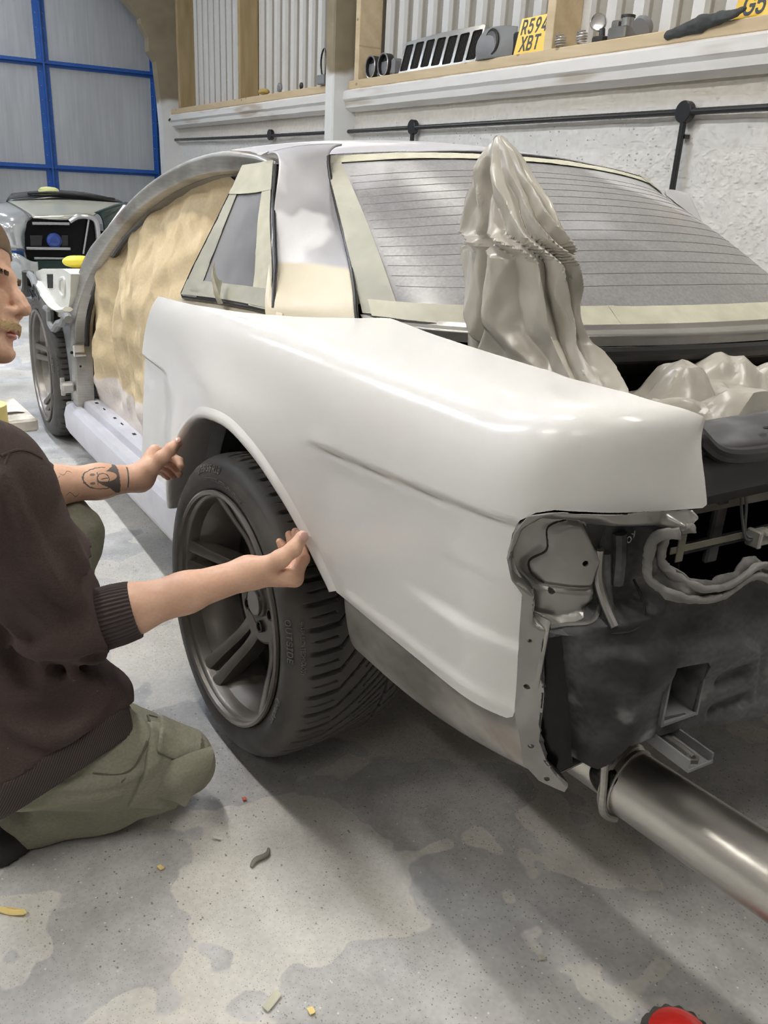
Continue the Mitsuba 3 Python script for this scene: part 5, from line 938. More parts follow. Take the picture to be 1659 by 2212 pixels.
# ------------------------------------------------------------------ things lying on the floor
def flat(out, seed, h=.006): 
    v, f, A, _ = poly_sheet(out, .004, lambda A: np.stack([A[:, 0], A[:, 1], .0025+h*meshkit.fbm(np.stack([A[:, 0]*40, A[:, 1]*40, 0*A[:, 0]+seed], -1), 3, seed)], -1)); return shell(v, f, .0012)
prin('m_tape_bright', (.78, .62, .26), .5)
for n_, lab, cat, c, wdt, l, w, ang, m in (('tape_scrap', 'torn strip of yellow masking tape on the floor at the left edge', 'tape', V(0.2973, -0.4735, 0.0000), 0, .055, .011, 52, 'm_tape_bright'), ('tape_scrap', 'pale torn tape scrap on the floor near the bottom edge', 'tape', V(0.6409, -0.1542, 0.0000), 0, .035, .014, 120, 'm_tape'), ('paint_flake', 'tiny pale flake on the floor left of the dried leaf', 'flake', V(0.3114, -0.2301, 0.0000), 0, .012, .008, 20, 'm_tape_bright'), ('paper_scrap', 'white paper scrap on the floor in front of the knee', 'paper scrap', V(0.2889, -0.1179, 0.0000), 0, .018, .005, 50, 'm_white_plastic'), ('paint_flake', 'small ochre crumb on the floor right of the tape scrap', 'flake', V(0.6829, -0.1080, 0.0000), 0, .012, .01, 0, 'm_tape_bright'), ('paint_flake', 'small pale crumb on the floor below the shaded strip', 'flake', V(0.7664, 0.2590, 0.0000), 0, .012, .008, 70, 'm_tape'), ('red_chip', 'tiny red chip on the floor in front of the rear tyre', 'chip', V(0.2079, -0.0353, 0.0000), 0, .009, .008, 0, 'm_pink')):
    tag(add(n_, flat([(-l/2, -w/2), (l/2*.9, -w*.45), (l/2, w*.1), (l/2*.8, w/2), (-l/2*.9, w*.4)], int(l*9999)), m, smooth=False, to_world=T().translate([c[0], c[1], 0]).rotate([0, 0, 1], ang)), lab, cat)
lf_ = tube([(-.028, 0, .004), (-.012, .004, .006), (.008, -.003, .006), (.026, .006, .003)], [.003, .006, .005, .002], 8, 24, flat=.5); c = V(0.3674, -0.0620, 0.0000)
tag(add('dried_leaf', lf_, 'm_leaf', to_world=T().translate([c[0], c[1], 0]).rotate([0, 0, 1], 118)), 'curled brown leaf on the floor below the rear tyre', 'leaf')
prin('m_leaf', (.20, .185, .15), .6)
sc = V(0.9842, 0.3255, 0.0450); k = thing('work_light', 'red round work light with a scalloped black rubber rim at the bottom edge', 'work light')
def scal(t): return .050+.0022*np.cos(t*16)
t = np.linspace(0, 2*np.pi, 97)[:-1]; pr_ = [(1.0, 0), (1.05, .012), (1.05, .03), (.98, .042), (.80, .044)]
L = np.array([[(scal(a)*r*math.cos(a), scal(a)*r*math.sin(a), z) for a in t] for r, z in pr_]); n, kk = L.shape[:2]; i, j = np.meshgrid(np.arange(n-1), np.arange(kk), indexing='ij'); q = np.stack([i*kk+j, i*kk+(j+1) % kk, (i+1)*kk+(j+1) % kk, (i+1)*kk+j], -1).reshape(-1, 4)
RW = T().translate([sc[0], sc[1], .004]).rotate([0, 0, 1], 20).rotate([1, 0, 0], 0)
add('rim', trimesh.Trimesh(L.reshape(-1, 3), np.vstack([q[:, [0, 1, 2]], q[:, [0, 2, 3]]]), process=False), 'm_rubber', k, smooth=40, to_world=RW)
add('body', lathe([(0, 0), (.049, 0), (.049, .03), (.042, .047), (.025, .060), (0, .064)], 48), 'm_red', k, to_world=RW)
# ------------------------------------------------------------------ the kneeling man
PE = thing('person', 'man in brown sweatshirt and olive trousers kneeling at the rear wheel, gripping the white panel', 'person')
def chain(p, pts, rs, k=.006):
    d = None
    for a, b, ra, rb in zip(pts[:-1], pts[1:], rs[:-1], rs[1:]):
        c = cap(p, a, b, ra, rb); d = c if d is None else smin(d, c, k)
    return d
Rv, Uv, Fv = V(.488, .872, .051), V(-.341, .137, .930), V(-.8036, .4709, -.3640)
# ---- right (near) hand and forearm
rW = V(0.2754, -0.0484, 0.5307); rE = V(0.2316, -0.3190, 0.4695)
RF = dict(
    thumb=([V(0.2980, -0.0325, 0.5480), V(0.3122, -0.0055, 0.5652), V(0.3147, 0.0165, 0.5800), V(0.3096, 0.0335, 0.5968)], [.0168, .0148, .0130, .0108]),
    index=([V(0.3168, 0.0187, 0.5261), V(0.3014, 0.0404, 0.5524), V(0.2833, 0.0473, 0.5738), V(0.2701, 0.0469, 0.5859)], [.0118, .0105, .0092, .0078]),
    middle=([V(0.2968, 0.0267, 0.5173), V(0.2747, 0.0490, 0.5456), V(0.2585, 0.0506, 0.5668), V(0.2481, 0.0489, 0.5795)], [.0118, .0104, .0092, .0078]),
    ring=([V(0.2754, 0.0309, 0.5096), V(0.2528, 0.0510, 0.5361), V(0.2388, 0.0480, 0.5575), V(0.2310, 0.0450, 0.5682)], [.0112, .0098, .0088, .0076]),
    little=([V(0.2543, 0.0296, 0.5049), V(0.2319, 0.0424, 0.5270), V(0.2218, 0.0377, 0.5434), V(0.2166, 0.0328, 0.5511)], [.0102, .0088, .0078, .0068]))
def hand_sdf(p, W, F_, fore, fr):
    d = chain(p, fore, fr, .02)
    pal = None
    for n in ('index', 'middle', 'ring', 'little'):
        c = cap(p, W+(F_[n][0][0]-F_['middle'][0][0])*.45, F_[n][0][0], .0185, F_[n][1][0]+.0028); pal = c if pal is None else smin(pal, c, .016)
    d = smin(d, pal, .018); th = cap(p, W+(F_['thumb'][0][0]-W)*.3, F_['thumb'][0][0], .020, .0185); d = smin(d, th, .018)
    fing = None
    for n in ('index', 'middle', 'ring', 'little'):
        c = chain(p, *F_[n], .005)
        for q, r in zip(F_[n][0][1:3], F_[n][1][1:3]): c = smin(c, np.linalg.norm(p-q, axis=-1)-r*1.07, .004)
        fing = c if fing is None else smin(fing, c, .0022)
    d = smin(d, fing, .006); t = chain(p, *F_['thumb'], .005)
    for q, r in zip(F_['thumb'][0][1:3], F_['thumb'][1][1:3]): t = smin(t, np.linalg.norm(p-q, axis=-1)-r*1.06, .004)
    d = smin(d, t, .0045)
    return d+.0007*fold_noise(p, 70)
r_fore = [rE+(rW-rE)*.0, rE+(rW-rE)*.30, rE+(rW-rE)*.62, rW]; r_rad = [.040, .0395, .0315, .0262]
rpts = np.vstack([rW]+[np.array(f[0]) for f in RF.values()]+r_fore)
right = surface_nets(lambda p: hand_sdf(p, rW, RF, r_fore, r_rad), rpts.min(0)-.055, rpts.max(0)+.055, .0026)
# ---- left (far) hand and forearm
lW = V(-0.2465, -0.0962, 0.5358); lE = V(-0.2249, -0.4072, 0.5528)
LF = dict(
    thumb=([V(-0.2249, -0.0778, 0.5614), V(-0.2178, -0.0559, 0.5849), V(-0.2212, -0.0344, 0.6011), V(-0.2284, -0.0180, 0.6107)], [.0165, .0145, .0128, .0105]),
    index=([V(-0.2653, -0.0580, 0.5854), V(-0.2712, -0.0225, 0.5703), V(-0.2543, -0.0092, 0.5611), V(-0.2355, -0.0100, 0.5543)], [.0120, .0106, .0093, .0080]),
    middle=([V(-0.2847, -0.0575, 0.5712), V(-0.2902, -0.0242, 0.5496), V(-0.2701, -0.0107, 0.5392), V(-0.2507, -0.0104, 0.5324)], [.0120, .0105, .0093, .0080]),
    ring=([V(-0.3024, -0.0577, 0.5551), V(-0.3078, -0.0283, 0.5337), V(-0.2912, -0.0187, 0.5258), V(-0.2733, -0.0178, 0.5206)], [.0114, .0099, .0088, .0076]),
    little=([V(-0.3163, -0.0589, 0.5401), V(-0.3195, -0.0340, 0.5219), V(-0.3063, -0.0264, 0.5164), V(-0.2918, -0.0253, 0.5133)], [.0104, .0090, .0080, .0070]))
l_fore = [lE, lE+(lW-lE)*.42, lE+(lW-lE)*.72, lW]; l_rad = [.041, .0395, .0345, .0275]
lpts = np.vstack([lW]+[np.array(f[0]) for f in LF.values()]+l_fore)
left = surface_nets(lambda p: hand_sdf(p, lW, LF, l_fore, l_rad), lpts.min(0)-.055, lpts.max(0)+.055, .0028)
# ---- head, in its own frame: x forwards, y to his left, z up
tilt = math.radians(3); hf = Rv*math.cos(tilt)-Uv*math.sin(tilt)+Fv*.03; hf /= np.linalg.norm(hf); hu = Uv*math.cos(tilt)+Rv*math.sin(tilt); hu -= hf*(hu@hf); hu /= np.linalg.norm(hu); hl_ = np.cross(hu, hf)
HM = np.stack([hf, hl_, hu], 1); H0 = V(0.0179, -0.3136, 0.9345)-HM@V(.1345, 0, -.026)
def head_sdf(p):
    q = p.copy(); s = np.abs(q[..., 1]); qs = np.stack([q[..., 0], s, q[..., 2]], -1)
    d = ell(q, (-.005, 0, .045), (.098, .077, .092))
    d = smin(d, ell(q, (.030, 0, -.030), (.072, .066, .080)), .03)           # face
    d = smin(d, ell(q, (.058, 0, -.082), (.046, .040, .032)), .025)          # jaw
    d = smin(d, ell(q, (.0945, 0, -.0985), (.0165, .020, .0155)), .018)          # chin
    d = smin(d, cap(qs, (-.012, .062, -.052), (.055, .036, -.100), .014, .014), .02)
    d = smin(d, cap(qs, (.091, .010, .022), (.076, .042, .020), .013, .010), .014)   # brow
    d = smin(d, cap(qs, (.062, .046, -.022), (.030, .062, -.020), .016, .012), .02)  # cheek bone
    d = -smin(-d, ell(qs, (.101, .033, .001), (.020, .019, .012)), .012)      # eye socket
    d = smin(d, ell(qs, (.076, .033, .001), (.0125, .0135, .0125)), .004)     # eyeball and lid
    d = smin(d, cap(q, (.094, 0, .018), (.113, 0, -.012), .0095, .0105), .010)  # nose
    d = smin(d, cap(q, (.113, 0, -.012), (.1225, 0, -.026), .0105, .0118), .007)
    d = smin(d, ell(qs, (.104, .0125, -.0335), (.014, .0085, .0085)), .006)
    d = -smin(-d, ell(qs, (.1085, .0070, -.0415), (.006, .0035, .005)), .003)
    d = smin(d, ell(q, (.099, 0, -.052), (.014, .022, .014)), .012)          # upper lip mound
    d = smin(d, ell(q, (.1025, 0, -.0625), (.0105, .021, .0055)), .004); d = smin(d, ell(q, (.1005, 0, -.0715), (.0105, .018, .0058)), .004)
    d = -smin(-d, ell(q, (.110, 0, -.0672), (.010, .022, .0014)), .002)
    d = -smin(-d, ell(q, (.110, 0, -.0835), (.010, .02, .006)), .010)
    ear = np.abs(ell(qs, (-.012, .078, -.005), (.019, .010, .033)))-.003
    d = smin(d, np.maximum(ear, -(qs[..., 1]-.070)), .006)
    d = smin(d, cap(q, (-.030, 0, -.05), (-.078, 0, -.24), .052, .054), .03)
    return d+.0006*fold_noise(q, 60)
head = surface_nets(head_sdf, (-.16, -.11, -.25), (.145, .11, .15), .0032); hmap = lambda m: trimesh.Trimesh(m.vertices@HM.T+H0, m.faces, process=False)
# ---- trunk and legs under the clothes
nb = H0+HM@V(-.075, 0, -.20)
shR, shL = V(0.2252, -0.4296, 0.7114), V(-0.1544, -0.4436, 0.5973); ch = (shR+shL)/2; pel = V(0.0944, -0.4466, 0.2364)
hipR, hipL = V(0.1563, -0.4186, 0.2185), V(-0.0514, -0.4492, 0.1428); knR, knL = V(0.1794, -0.1526, 0.1132), V(-0.2425, -0.2523, 0.4349)
anR = V(0.1267, -0.4214, 0.0328); anL = knL+V(-.02, -.08, -.40)
core = surface_nets(lambda p: smin(smin(smin(cap(p, V(0.0447, -0.4568, 0.5803), pel, .085, .09), smin(cap(p, shR, rE, .042, .038), cap(p, shL, lE, .042, .038), .02), .05), cap(p, ch, nb+V(0, 0, -.03), .05, .048), .04), smin(smin(cap(p, hipR, knR, .07, .05), cap(p, hipL, knL, .07, .05), .03), smin(cap(p, knR, anR, .048, .035), cap(p, knL, anL, .048, .035), .02), .01), .05),
    np.min([shR, shL, hipR, hipL, knR, anR, anL, knL, nb, rE], 0)-.16, np.max([shR, shL, hipR, hipL, knR, anR, anL, knL, nb, rE], 0)+.16, .014)
body_ = cat_([right, left, hmap(head), core])
# tattoo on the far forearm, in the frame of that forearm
ta = (lW-lE)/np.linalg.norm(lW-lE); tn = -Fv-ta*(-Fv@ta); tn /= np.linalg.norm(tn); tb = np.cross(tn, ta); tL = float(np.linalg.norm(lW-lE))
def c_skin(p, n, uv):
    g = fbm(p.x*28, p.y*28, p.z*28, 3); f = noise(p.x*300, p.y*300, p.z*300)
    c = mix((.54, .315, .215), (.66, .42, .305), g)*(.95+.1*f)
    dx, dy, dz = p.x-lE[0], p.y-lE[1], p.z-lE[2]
    a = dx*ta[0]+dy*ta[1]+dz*ta[2]-tL; b = dx*tb[0]+dy*tb[1]+dz*tb[2]; o = dx*tn[0]+dy*tn[1]+dz*tn[2]
    w = .0022*(noise(p.x*240, p.y*240, p.z*240)-.5); face = o > 0
    line = lambda d, t: 1-smoothstep(t*.7, t*1.2, dr.abs(d))
    e = dr.sqrt(dr.square((a+.088)/.040)+dr.square((b-.004)/.0225))
    ink = line((e-1)*.024+w, .0010)*dr.select(a < -.078, 1., 0.)
    hair = smoothstep(.0, .003, a+.082+.020*dr.cos(b*95)+w*2)*smoothstep(.0, .003, -.051-a+.0005*0+w-.10*dr.square(b*8)*0)*(1-smoothstep(.030, .032, dr.abs(b-.003)))
    mask = 1-(1-smoothstep(.9, 1.05, dr.sqrt(dr.square((a+.082)/.024)+dr.square((b-.006)/.011))))*1.
    ink = dr.maximum(ink, hair*mask)
    for a0, b0 in ((-.108, .012), (-.110, -.006)):
        q = dr.sqrt(dr.square((a-a0)/.0055)+dr.square((b-b0)/.0028)); ink = dr.maximum(ink, (1-smoothstep(.8, 1.1, q))*.85); ink = dr.maximum(ink, line(a-a0-.010-3*dr.square(b-b0)*10, .0007)*(1-smoothstep(.004, .006, dr.abs(b-b0))))
    ink = dr.maximum(ink, line(dr.sqrt(dr.square((a+.088)/.012)+dr.square((b-.002)/.011))*.012-.012+w, .0012)); ink = dr.maximum(ink, line(b-.002+w, .0010)*smoothstep(-.094, -.092, a)*(1-smoothstep(-.078, -.076, a)))
    ink = dr.maximum(ink, line(a+.034-.25*dr.square(b)*30*.0-.10*b, .0016)*(1-smoothstep(.020, .024, dr.abs(b-.002))))
    for a0, b0, s in ((-.16, .020, 1.), (-.15, -.024, -1.), (-.185, .014, -1.)): ink = dr.maximum(ink, line(b-b0-.004*dr.sin((a-a0)*s*260), .0008)*(1-smoothstep(.012, .014, dr.abs(a-a0)))*.75)
    ink = ink*dr.select(face & (dr.abs(b) < .06) & (a > -.25) & (o < .08), mi.Float(1), mi.Float(0))
    # thin line tattoo on the near forearm
    return mix(c, (.055, .065, .072), ink*.9)
prin('m_skin', c_skin, .44, specular=.35, sheen=.12)
add('body', body_, 'm_skin', PE, smooth=True)
def nail(F_, facing, s=1.0):
    P, r = F_[0][-1], F_[1][-1]; ax = F_[0][-1]-F_[0][-2]; ax /= np.linalg.norm(ax); nn = facing-ax*(facing@ax); nn /= np.linalg.norm(nn); b = np.cross(ax, nn)
    m = trimesh.creation.icosphere(3, 1.0); m.apply_transform(np.diag([.0082*s, .0070*s, .0022, 1])); M = np.eye(4); M[:3, 0], M[:3, 1], M[:3, 2], M[:3, 3] = ax, b, nn, P+nn*(r-.0004)+ax*.001; m.apply_transform(M); return m
add('nail', nail(RF['thumb'], -Fv+Rv*.25), 'm_nail', PE); add('nail', nail(LF['thumb'], -Fv+Uv*.3), 'm_nail', PE)
# ---- hair, brow and moustache
def hair_sdf(q): d = ell(q, (-.014, 0, .052), (.108, .090, .102)); d = np.maximum(d, -(q[..., 2]-.034-.55*(q[..., 0]-.04)+.9*np.maximum(q[..., 0]-.05, 0)*0)); return np.maximum(d, -(head_sdf(q)+.004))+.005*fold_noise(q, 45)
add('hair', hmap(surface_nets(hair_sdf, (-.15, -.12, -.12), (.13, .12, .18), .005)), 'm_hair', PE, smooth=True, label='short brown hair')
st = []
rs_ = np.random.default_rng(5)
for _ in range(300):
    y = rs_.uniform(-.026, .026); z = -.0475-.010*rs_.random()-.18*abs(y)*rs_.random(); x = .1125-.011*(y/.026)**2+.002*rs_.random()
    L_ = .0055+.0045*rs_.random(); st.append(tube([(x-.003, y, z), (x+.002, y*1.1+np.sign(y)*.002, z-L_*.5), (x-.001, y*1.2+np.sign(y)*.004, z-L_)], [.0008, .0007, .0002], 4, caps=False))
mu = cat_(st); add('moustache', hmap(mu), 'm_stache', PE, smooth=False, kind='stuff', label='fair moustache')
br_ = []
for _ in range(160):
    s = rs_.choice([-1, 1]); y = rs_.uniform(.014, .050); x = .1035-.35*max(y-.022, 0)-.1*abs(y-.022); br_.append(tube([(x-.001, s*y, .020+.004*rs_.random()), (x+.001, s*(y+.006), .023+.004*rs_.random())], .0006, 4, caps=False))
add('eyebrow', hmap(cat_(br_)), 'm_hair', PE, smooth=False, kind='stuff')
lip = surface_nets(lambda q: np.maximum(head_sdf(q)-.0007, smin(ell(q, (.1055, 0, -.0625), (.0125, .0205, .0042)), ell(q, (.104, 0, -.0715), (.0125, .0175, .0048)), .001)), (.08, -.03, -.09), (.12, .03, -.05), .0014)
add('lips', hmap(lip), 'm_lips', PE, smooth=True)
# ---- sweatshirt
cuffR0, cuffR1 = V(0.2369, -0.2838, 0.4760), V(0.2518, -0.2322, 0.4906)
slR = [shR+V(0, 0, .01), shR+(rE-shR)*.5+V(0, -.005, -.004), rE+V(-.01, .0, .012), V(0.2367, -0.2934, 0.4722)]
slL = [shL+V(0, 0, .01), shL+(lE-shL)*.6, lE+V(0, 0, .0), lE+(lW-lE)*.30]
bel = V(0.1642, -0.3553, 0.3104)
hn = -Uv*.83+Rv*.52; hn /= np.linalg.norm(hn); hc0 = V(0.1867, -0.4065, 0.1944)
def hood_base(p):
    d = smin(cap(p, V(0.0454, -0.4669, 0.5656), pel+V(0, -.02, .09), .138, .140), cap(p, (ch+pel)/2, bel, .13, .092), .05)
    d = smin(d, chain(p, [ch+V(0, 0, .0), nb+V(0, 0, .012)], [.09, .080], .03), .05)
    d = smin(d, smin(cap(p, nb+V(0, 0, -.03), shR, .055, .06), cap(p, nb+V(0, 0, -.03), shL, .055, .06), .02), .04)
    d = smin(d, cap(p, shR, shL, .080, .085), .04)
    a = chain(p, slR, [.085, .082, .078, .055], .03); b = chain(p, slL, [.083, .080, .072, .060], .03)
    d = smin(d, smin(a, b, .02), .035)
    d = smin(d, cap(p, pel+V(0, -.02, .07), V(0.1934, -0.2975, 0.2931), .12, .055), .05)
    d = smin(d, cap(p, V(0.1184, -0.4621, 0.2184), V(0.1821, -0.3652, 0.2305), .125, .085), .04)
    d = smin(d, cap(p, hipR, hipR+(knR-hipR)*.38, .124, .112), .03)
    return d
def with_folds(p, d, folds, k):
    q = p.reshape(-1, 3); e = d.reshape(-1).copy()
    for F_, r_ in folds:
        c = F_.mean(0); i = np.nonzero((np.linalg.norm(q-c, axis=-1) < np.linalg.norm(F_-c, axis=-1).max()+r_+k) & (e < r_+2*k))[0]
        if len(i): e[i] = smin(e[i], chain(q[i], list(F_), list(r_*np.array([.35, .7, .9, 1, 1, 1, .9, .7, .35])), .004), k)
    return e.reshape(d.shape)
def on_surface(pts, sdf, n=24):
    P = []
    for a in pts:
        dv = (a-EYE)/np.linalg.norm(a-EYE); p = a-dv*.35
        for _ in range(70): p = p+dv*float(sdf(p[None])[0])*.8
        if abs(float(sdf(p[None])[0])) < .004: P.append(p)
    return spline(np.array(P), n)
FOLDS = [(on_surface(q, hood_base, 9), r) for q, r in (([V(0.1837, -0.3220, 0.6677), V(0.2134, -0.3170, 0.6083), V(0.2585, -0.2929, 0.5401)], .013), ([V(0.1756, -0.3632, 0.6321), V(0.2106, -0.3542, 0.5664), V(0.2565, -0.3151, 0.5156)], .011), ([V(0.2555, -0.3760, 0.4392), V(0.2714, -0.3288, 0.4651), V(0.2741, -0.2784, 0.5244)], .016), ([V(0.2641, -0.3526, 0.4505), V(0.2826, -0.3141, 0.4594), V(0.2916, -0.2793, 0.4846)], .013),
    ([V(0.2253, -0.4138, 0.4569), V(0.2488, -0.3772, 0.4524), V(0.2611, -0.3284, 0.4884)], .013), ([V(0.1927, -0.4328, 0.3670), V(0.2233, -0.3893, 0.3558), V(0.2050, -0.3058, 0.3667)], .014), ([V(0.2167, -0.4345, 0.3118), V(0.2156, -0.3678, 0.2632), V(0.2386, -0.2862, 0.3179)], .016), ([V(0.1873, -0.3317, 0.3723), V(0.2129, -0.3090, 0.3451), V(0.2409, -0.2706, 0.3331)], .012), ([V(0.2300, -0.4011, 0.7376), V(0.2109, -0.3846, 0.6638), V(0.2460, -0.3838, 0.5874)], .012))]
ra_ = (cuffR1-rE)/np.linalg.norm(cuffR1-rE)
def hood_sdf(p):
    d = hood_base(p)
    # gathered folds round the near elbow and hanging folds on the trunk
    t = (p-rE)@ra_; q = p-rE; ring = np.exp(-(np.linalg.norm(q, axis=-1)/.14)**2)
    n_ = fold_noise(p, 9, 3); d = d+ring*.009*np.sin(t*95+(q@Uv)*40+9*n_)
    d = d+.030*(meshkit.fbm(p*V(5, 5, 7), 3, 2)-.5)+.012*(abs(meshkit.fbm(p*V(10, 10, 6)+4, 2, 6)-.5)-.15)
    d = d-.012*np.exp(-(((p-rE)@Uv+.10+.3*((p-rE)@Rv))/.018)**2)*np.exp(-(np.linalg.norm(p-rE, axis=-1)/.2)**2)
    d = with_folds(p, d, FOLDS, .014)
    nk = cap(p, nb+V(0, 0, -.05), nb+HM@V(.055, 0, .15), .062, .074)
    d = np.maximum(d, -nk)
    hem = (p-hc0)@hn       # cut along the hem
    d = np.maximum(d, hem)
    nr = np.linalg.norm(p-cuffR0, axis=-1)
    d = np.where(nr < .13, np.maximum(d, (p-V(0.2381, -0.2811, 0.4768))@ra_), d)
    return d
lo_, hi_ = V(-.42, -.80, .14), V(.46, -.12, 1.0)
hood = surface_nets(hood_sdf, lo_, hi_, .0068)
SW = add('sweatshirt', hood, 'm_hood', PE, smooth=True, label='dark brown sweatshirt with pushed-up sleeves')
# ribbed cuff of the near sleeve and ribbed hem
e1 = np.cross(ra_, (0, 0, 1)); e1 /= np.linalg.norm(e1); e2 = np.cross(ra_, e1)
def ribtube(c0, c1, r0, r1, n, amp, axis, a1, a2, m=260):
    th = np.linspace(0, 2*np.pi, m, endpoint=False); L = []
    for t, rr in ((0, r0*.97), (.02, r0), (.5, (r0+r1)/2*1.02), (.9, r1), (1.0, r1*.97), (1.0, r1*.88), (.6, r1*.86)):
        rad_ = rr+amp*np.cos(th*n)*(0 if t in (0,) else 1); L.append(c0+(c1-c0)*t+(a1*np.cos(th)[:, None]+a2*np.sin(th)[:, None])*rad_[:, None])
    L = np.array(L); n_, k = L.shape[:2]; i, j = np.meshgrid(np.arange(n_-1), np.arange(k), indexing='ij'); q = np.stack([i*k+j, i*k+(j+1) % k, (i+1)*k+(j+1) % k, (i+1)*k+j], -1).reshape(-1, 4)
    mm = trimesh.Trimesh(L.reshape(-1, 3), np.vstack([q[:, [0, 1, 2]], q[:, [0, 2, 3]]]), process=False); mm.fix_normals(); return mm
for q in ([V(0.2211, -0.3997, 0.7591), V(0.2305, -0.3765, 0.7684), V(0.1995, -0.3431, 0.7427)], [V(0.2247, -0.3884, 0.7659), V(0.2359, -0.4105, 0.7126), V(0.2530, -0.4245, 0.6567)]): add('seam', tube(on_surface(q, hood_sdf, 30), .0022, 6), 'm_hood', SW)
add('cuff', ribtube(cuffR0, cuffR1, .0500, .0470, 44, .0011, ra_, e1, e2, 440), 'm_rib', SW, smooth=40, label='ribbed cuff')
def c_rib(p, n, uv):
    s = (p.x*Rv[0]+p.y*Rv[1]+p.z*Rv[2])*.93+(p.x*Fv[0]+p.y*Fv[1]+p.z*Fv[2])*.5-(p.x*Uv[0]+p.y*Uv[1]+p.z*Uv[2])*.36
    return mix((.036, .028, .028), (.075, .062, .060), .5+.5*dr.sin(s*1500))
prin('m_hem', c_rib, .9, specular=.15, sheen=.3)
hem = surface_nets(lambda p: np.maximum(np.maximum(hood_base(p)+.002, (p-hc0)@hn-.046), -((p-hc0)@hn+.006)), lo_, hi_, .0075)
add('hem', hem, 'm_hem', SW, smooth=True, label='ribbed hem')
# ---- trousers
kb = V(0.2039, -0.1223, 0.1257)
def leg_base(p):
    a = chain(p, [hipR, hipR+(knR-hipR)*.55, knR], [.105, .088, .066], .04); s = chain(p, [knR+V(0, -.012, -.005), (knR+anR)/2+V(0, 0, -.015), anR], [.058, .058, .050], .03)
    d = smin(a, s, .012)
    b = smin(chain(p, [hipL, hipL+(knL-hipL)*.5, knL], [.10, .088, .070], .04), chain(p, [knL, (knL+anL)/2, anL], [.066, .064, .055], .03), .015)
    return smin(d, b, .03)
ta_ = (knR-hipR)/np.linalg.norm(knR-hipR)
LFOLD = [(on_surface(q, leg_base, 9), r) for q, r in (([V(0.1657, -0.2492, 0.2522), V(0.1895, -0.2251, 0.2306), V(0.2243, -0.2125, 0.1702)], .009), ([V(0.1563, -0.3711, 0.1151), V(0.1980, -0.2904, 0.1274), V(0.2271, -0.2136, 0.1625)], .010), ([V(0.1434, -0.4190, 0.0817), V(0.1782, -0.3444, 0.1013), V(0.2172, -0.2716, 0.1094)], .010), ([V(0.2300, -0.1528, 0.2348), V(0.2575, -0.1284, 0.2057), V(0.2785, -0.1280, 0.1598)], .008))]
def leg_sdf(p):
    d = leg_base(p); q = p-hipR; t = q@ta_
    d = d+.014*(meshkit.fbm(p*V(11, 11, 13), 3, 12)-.5)+.006*(abs(meshkit.fbm(p*V(20, 20, 20)+2, 2, 15)-.5)-.15)
    d = d+.0035*np.sin((p@Rv)*70+10*fold_noise(p, 8, 4))*np.exp(-(np.linalg.norm(p-knL, axis=-1)/.12)**2)
    d = with_folds(p, d, LFOLD, .012)
    # the cloth hangs to the floor behind the bent knee
    d = smin(d, cap(p, V(0.1917, -0.2082, 0.0829), V(0.1676, -0.3756, 0.0842), .050, .040), .02)
    d = np.maximum(d, -(p[..., 2]-.006))
    return d
tr_ = surface_nets(leg_sdf, V(-.46, -.70, -.01), V(.46, .03, .66), .0056)
TR = add('trousers', tr_, 'm_trouser', PE, smooth=True, label='olive green cargo trousers')
def patch_(boxc, ax, half, off, h=.004, rnd=.006):
    A_ = np.array(ax); A_ = A_/np.linalg.norm(A_, axis=1, keepdims=True)
    def f(p):
        q = np.abs((p-boxc)@A_.T)-np.array(half)+rnd; bx_ = np.linalg.norm(np.maximum(q, 0), axis=-1)+np.minimum(q.max(-1), 0)-rnd
        return np.maximum(leg_sdf(p)-off, bx_)
    r = float(np.linalg.norm(half))+.01; return surface_nets(f, boxc-r, boxc+r, h)
side = -Fv*.9+V(0, 0, .35); side -= ta_*(side@ta_); side /= np.linalg.norm(side); dn = np.cross(ta_, side)
dn = dn if dn[2] < 0 else -dn
pc = V(0.2370, -0.1804, 0.1835)
add('cargo_pocket', patch_(V(0.2209, -0.1943, 0.1463), [ta_, dn, side], [.050, .075, .09], .0075), 'm_trouser', TR, smooth=True, label='side cargo pocket'); add('pocket_flap', patch_(V(0.2298, -0.1609, 0.1973), [ta_+dn*.25, dn-ta_*.25, side], [.044, .034, .08], .013), 'm_trouser', TR, smooth=True, label='pocket flap')
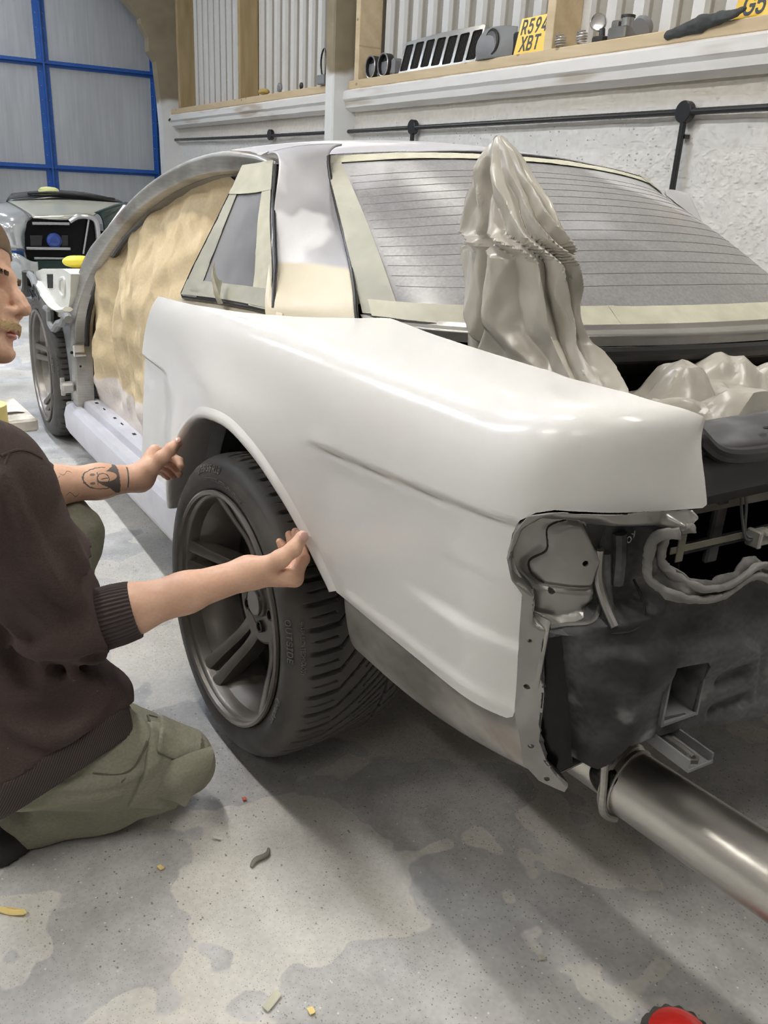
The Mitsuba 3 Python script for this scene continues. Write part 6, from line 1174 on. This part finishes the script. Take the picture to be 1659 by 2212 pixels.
def seam_on(px, m='m_stitch', r=.0018):
    P = []
    for a in px:
        p = a.copy(); dirv = (p-EYE)/np.linalg.norm(p-EYE); p = p-dirv*.25
        for _ in range(60): p = p+dirv*float(leg_sdf(p[None])[0])*.8
        if abs(float(leg_sdf(p[None])[0])) < .004: P.append(p)
    return tube(spline(np.array(P), 40), r, 6)
for pl in ([V(0.1926, -0.2104, 0.2430), V(0.2057, -0.2086, 0.2163), V(0.2122, -0.2342, 0.1689), V(0.2109, -0.2673, 0.1288)], [V(0.1942, -0.2075, 0.2431), V(0.2186, -0.1730, 0.2337), V(0.2478, -0.1334, 0.2207)], [V(0.1802, -0.3098, 0.1416), V(0.2111, -0.2514, 0.1488), V(0.2081, -0.2166, 0.2005)]): add('seam', seam_on(pl), 'm_stitch', TR, label='stitched seam')
pkt = Surf([[V(0.2290, -0.2214, 0.1482), V(0.2467, -0.2200, 0.1384), V(0.2443, -0.2276, 0.1066)], [V(0.2460, -0.1834, 0.1737), V(0.2709, -0.1852, 0.1439), V(0.2616, -0.1991, 0.1052)], [V(0.2427, -0.1114, 0.1780), V(0.2618, -0.1210, 0.1506), V(0.2647, -0.1706, 0.0803)]])
add('pocket_bag', pkt.mesh(20, 20, th=.002, disp=lambda u, w, p: .012*fold_noise(p, 22)+.004*fold_noise(p, 60)), 'm_trouser', TR, smooth=30, label='loose lower corner of the cargo pocket')
add('strap_patch', Surf([[V(0.2371, -0.2039, 0.1612), V(0.2509, -0.2155, 0.1349)], [V(0.2467, -0.1921, 0.1691), V(0.2618, -0.2026, 0.1414)]]).mesh(6, 6, th=.003), 'm_stitch', TR, label='dark fastening patch')
# ---- shoe
sh0 = V(0.1133, -0.4612, 0.0110)
def shoe_sdf(p): return np.maximum(smin(cap(p, anR+V(-.0, -.02, -.03), anR+V(-.05, -.16, -.02), .042, .034), cap(p, anR+V(.03, -.05, -.02), anR+V(0, -.2, -.03), .035, .03), .03), -(p[..., 2]-.004))
add('shoe', surface_nets(shoe_sdf, anR-.28, anR+.16, .007), 'm_shoe', PE, smooth=True, label='black work shoe')
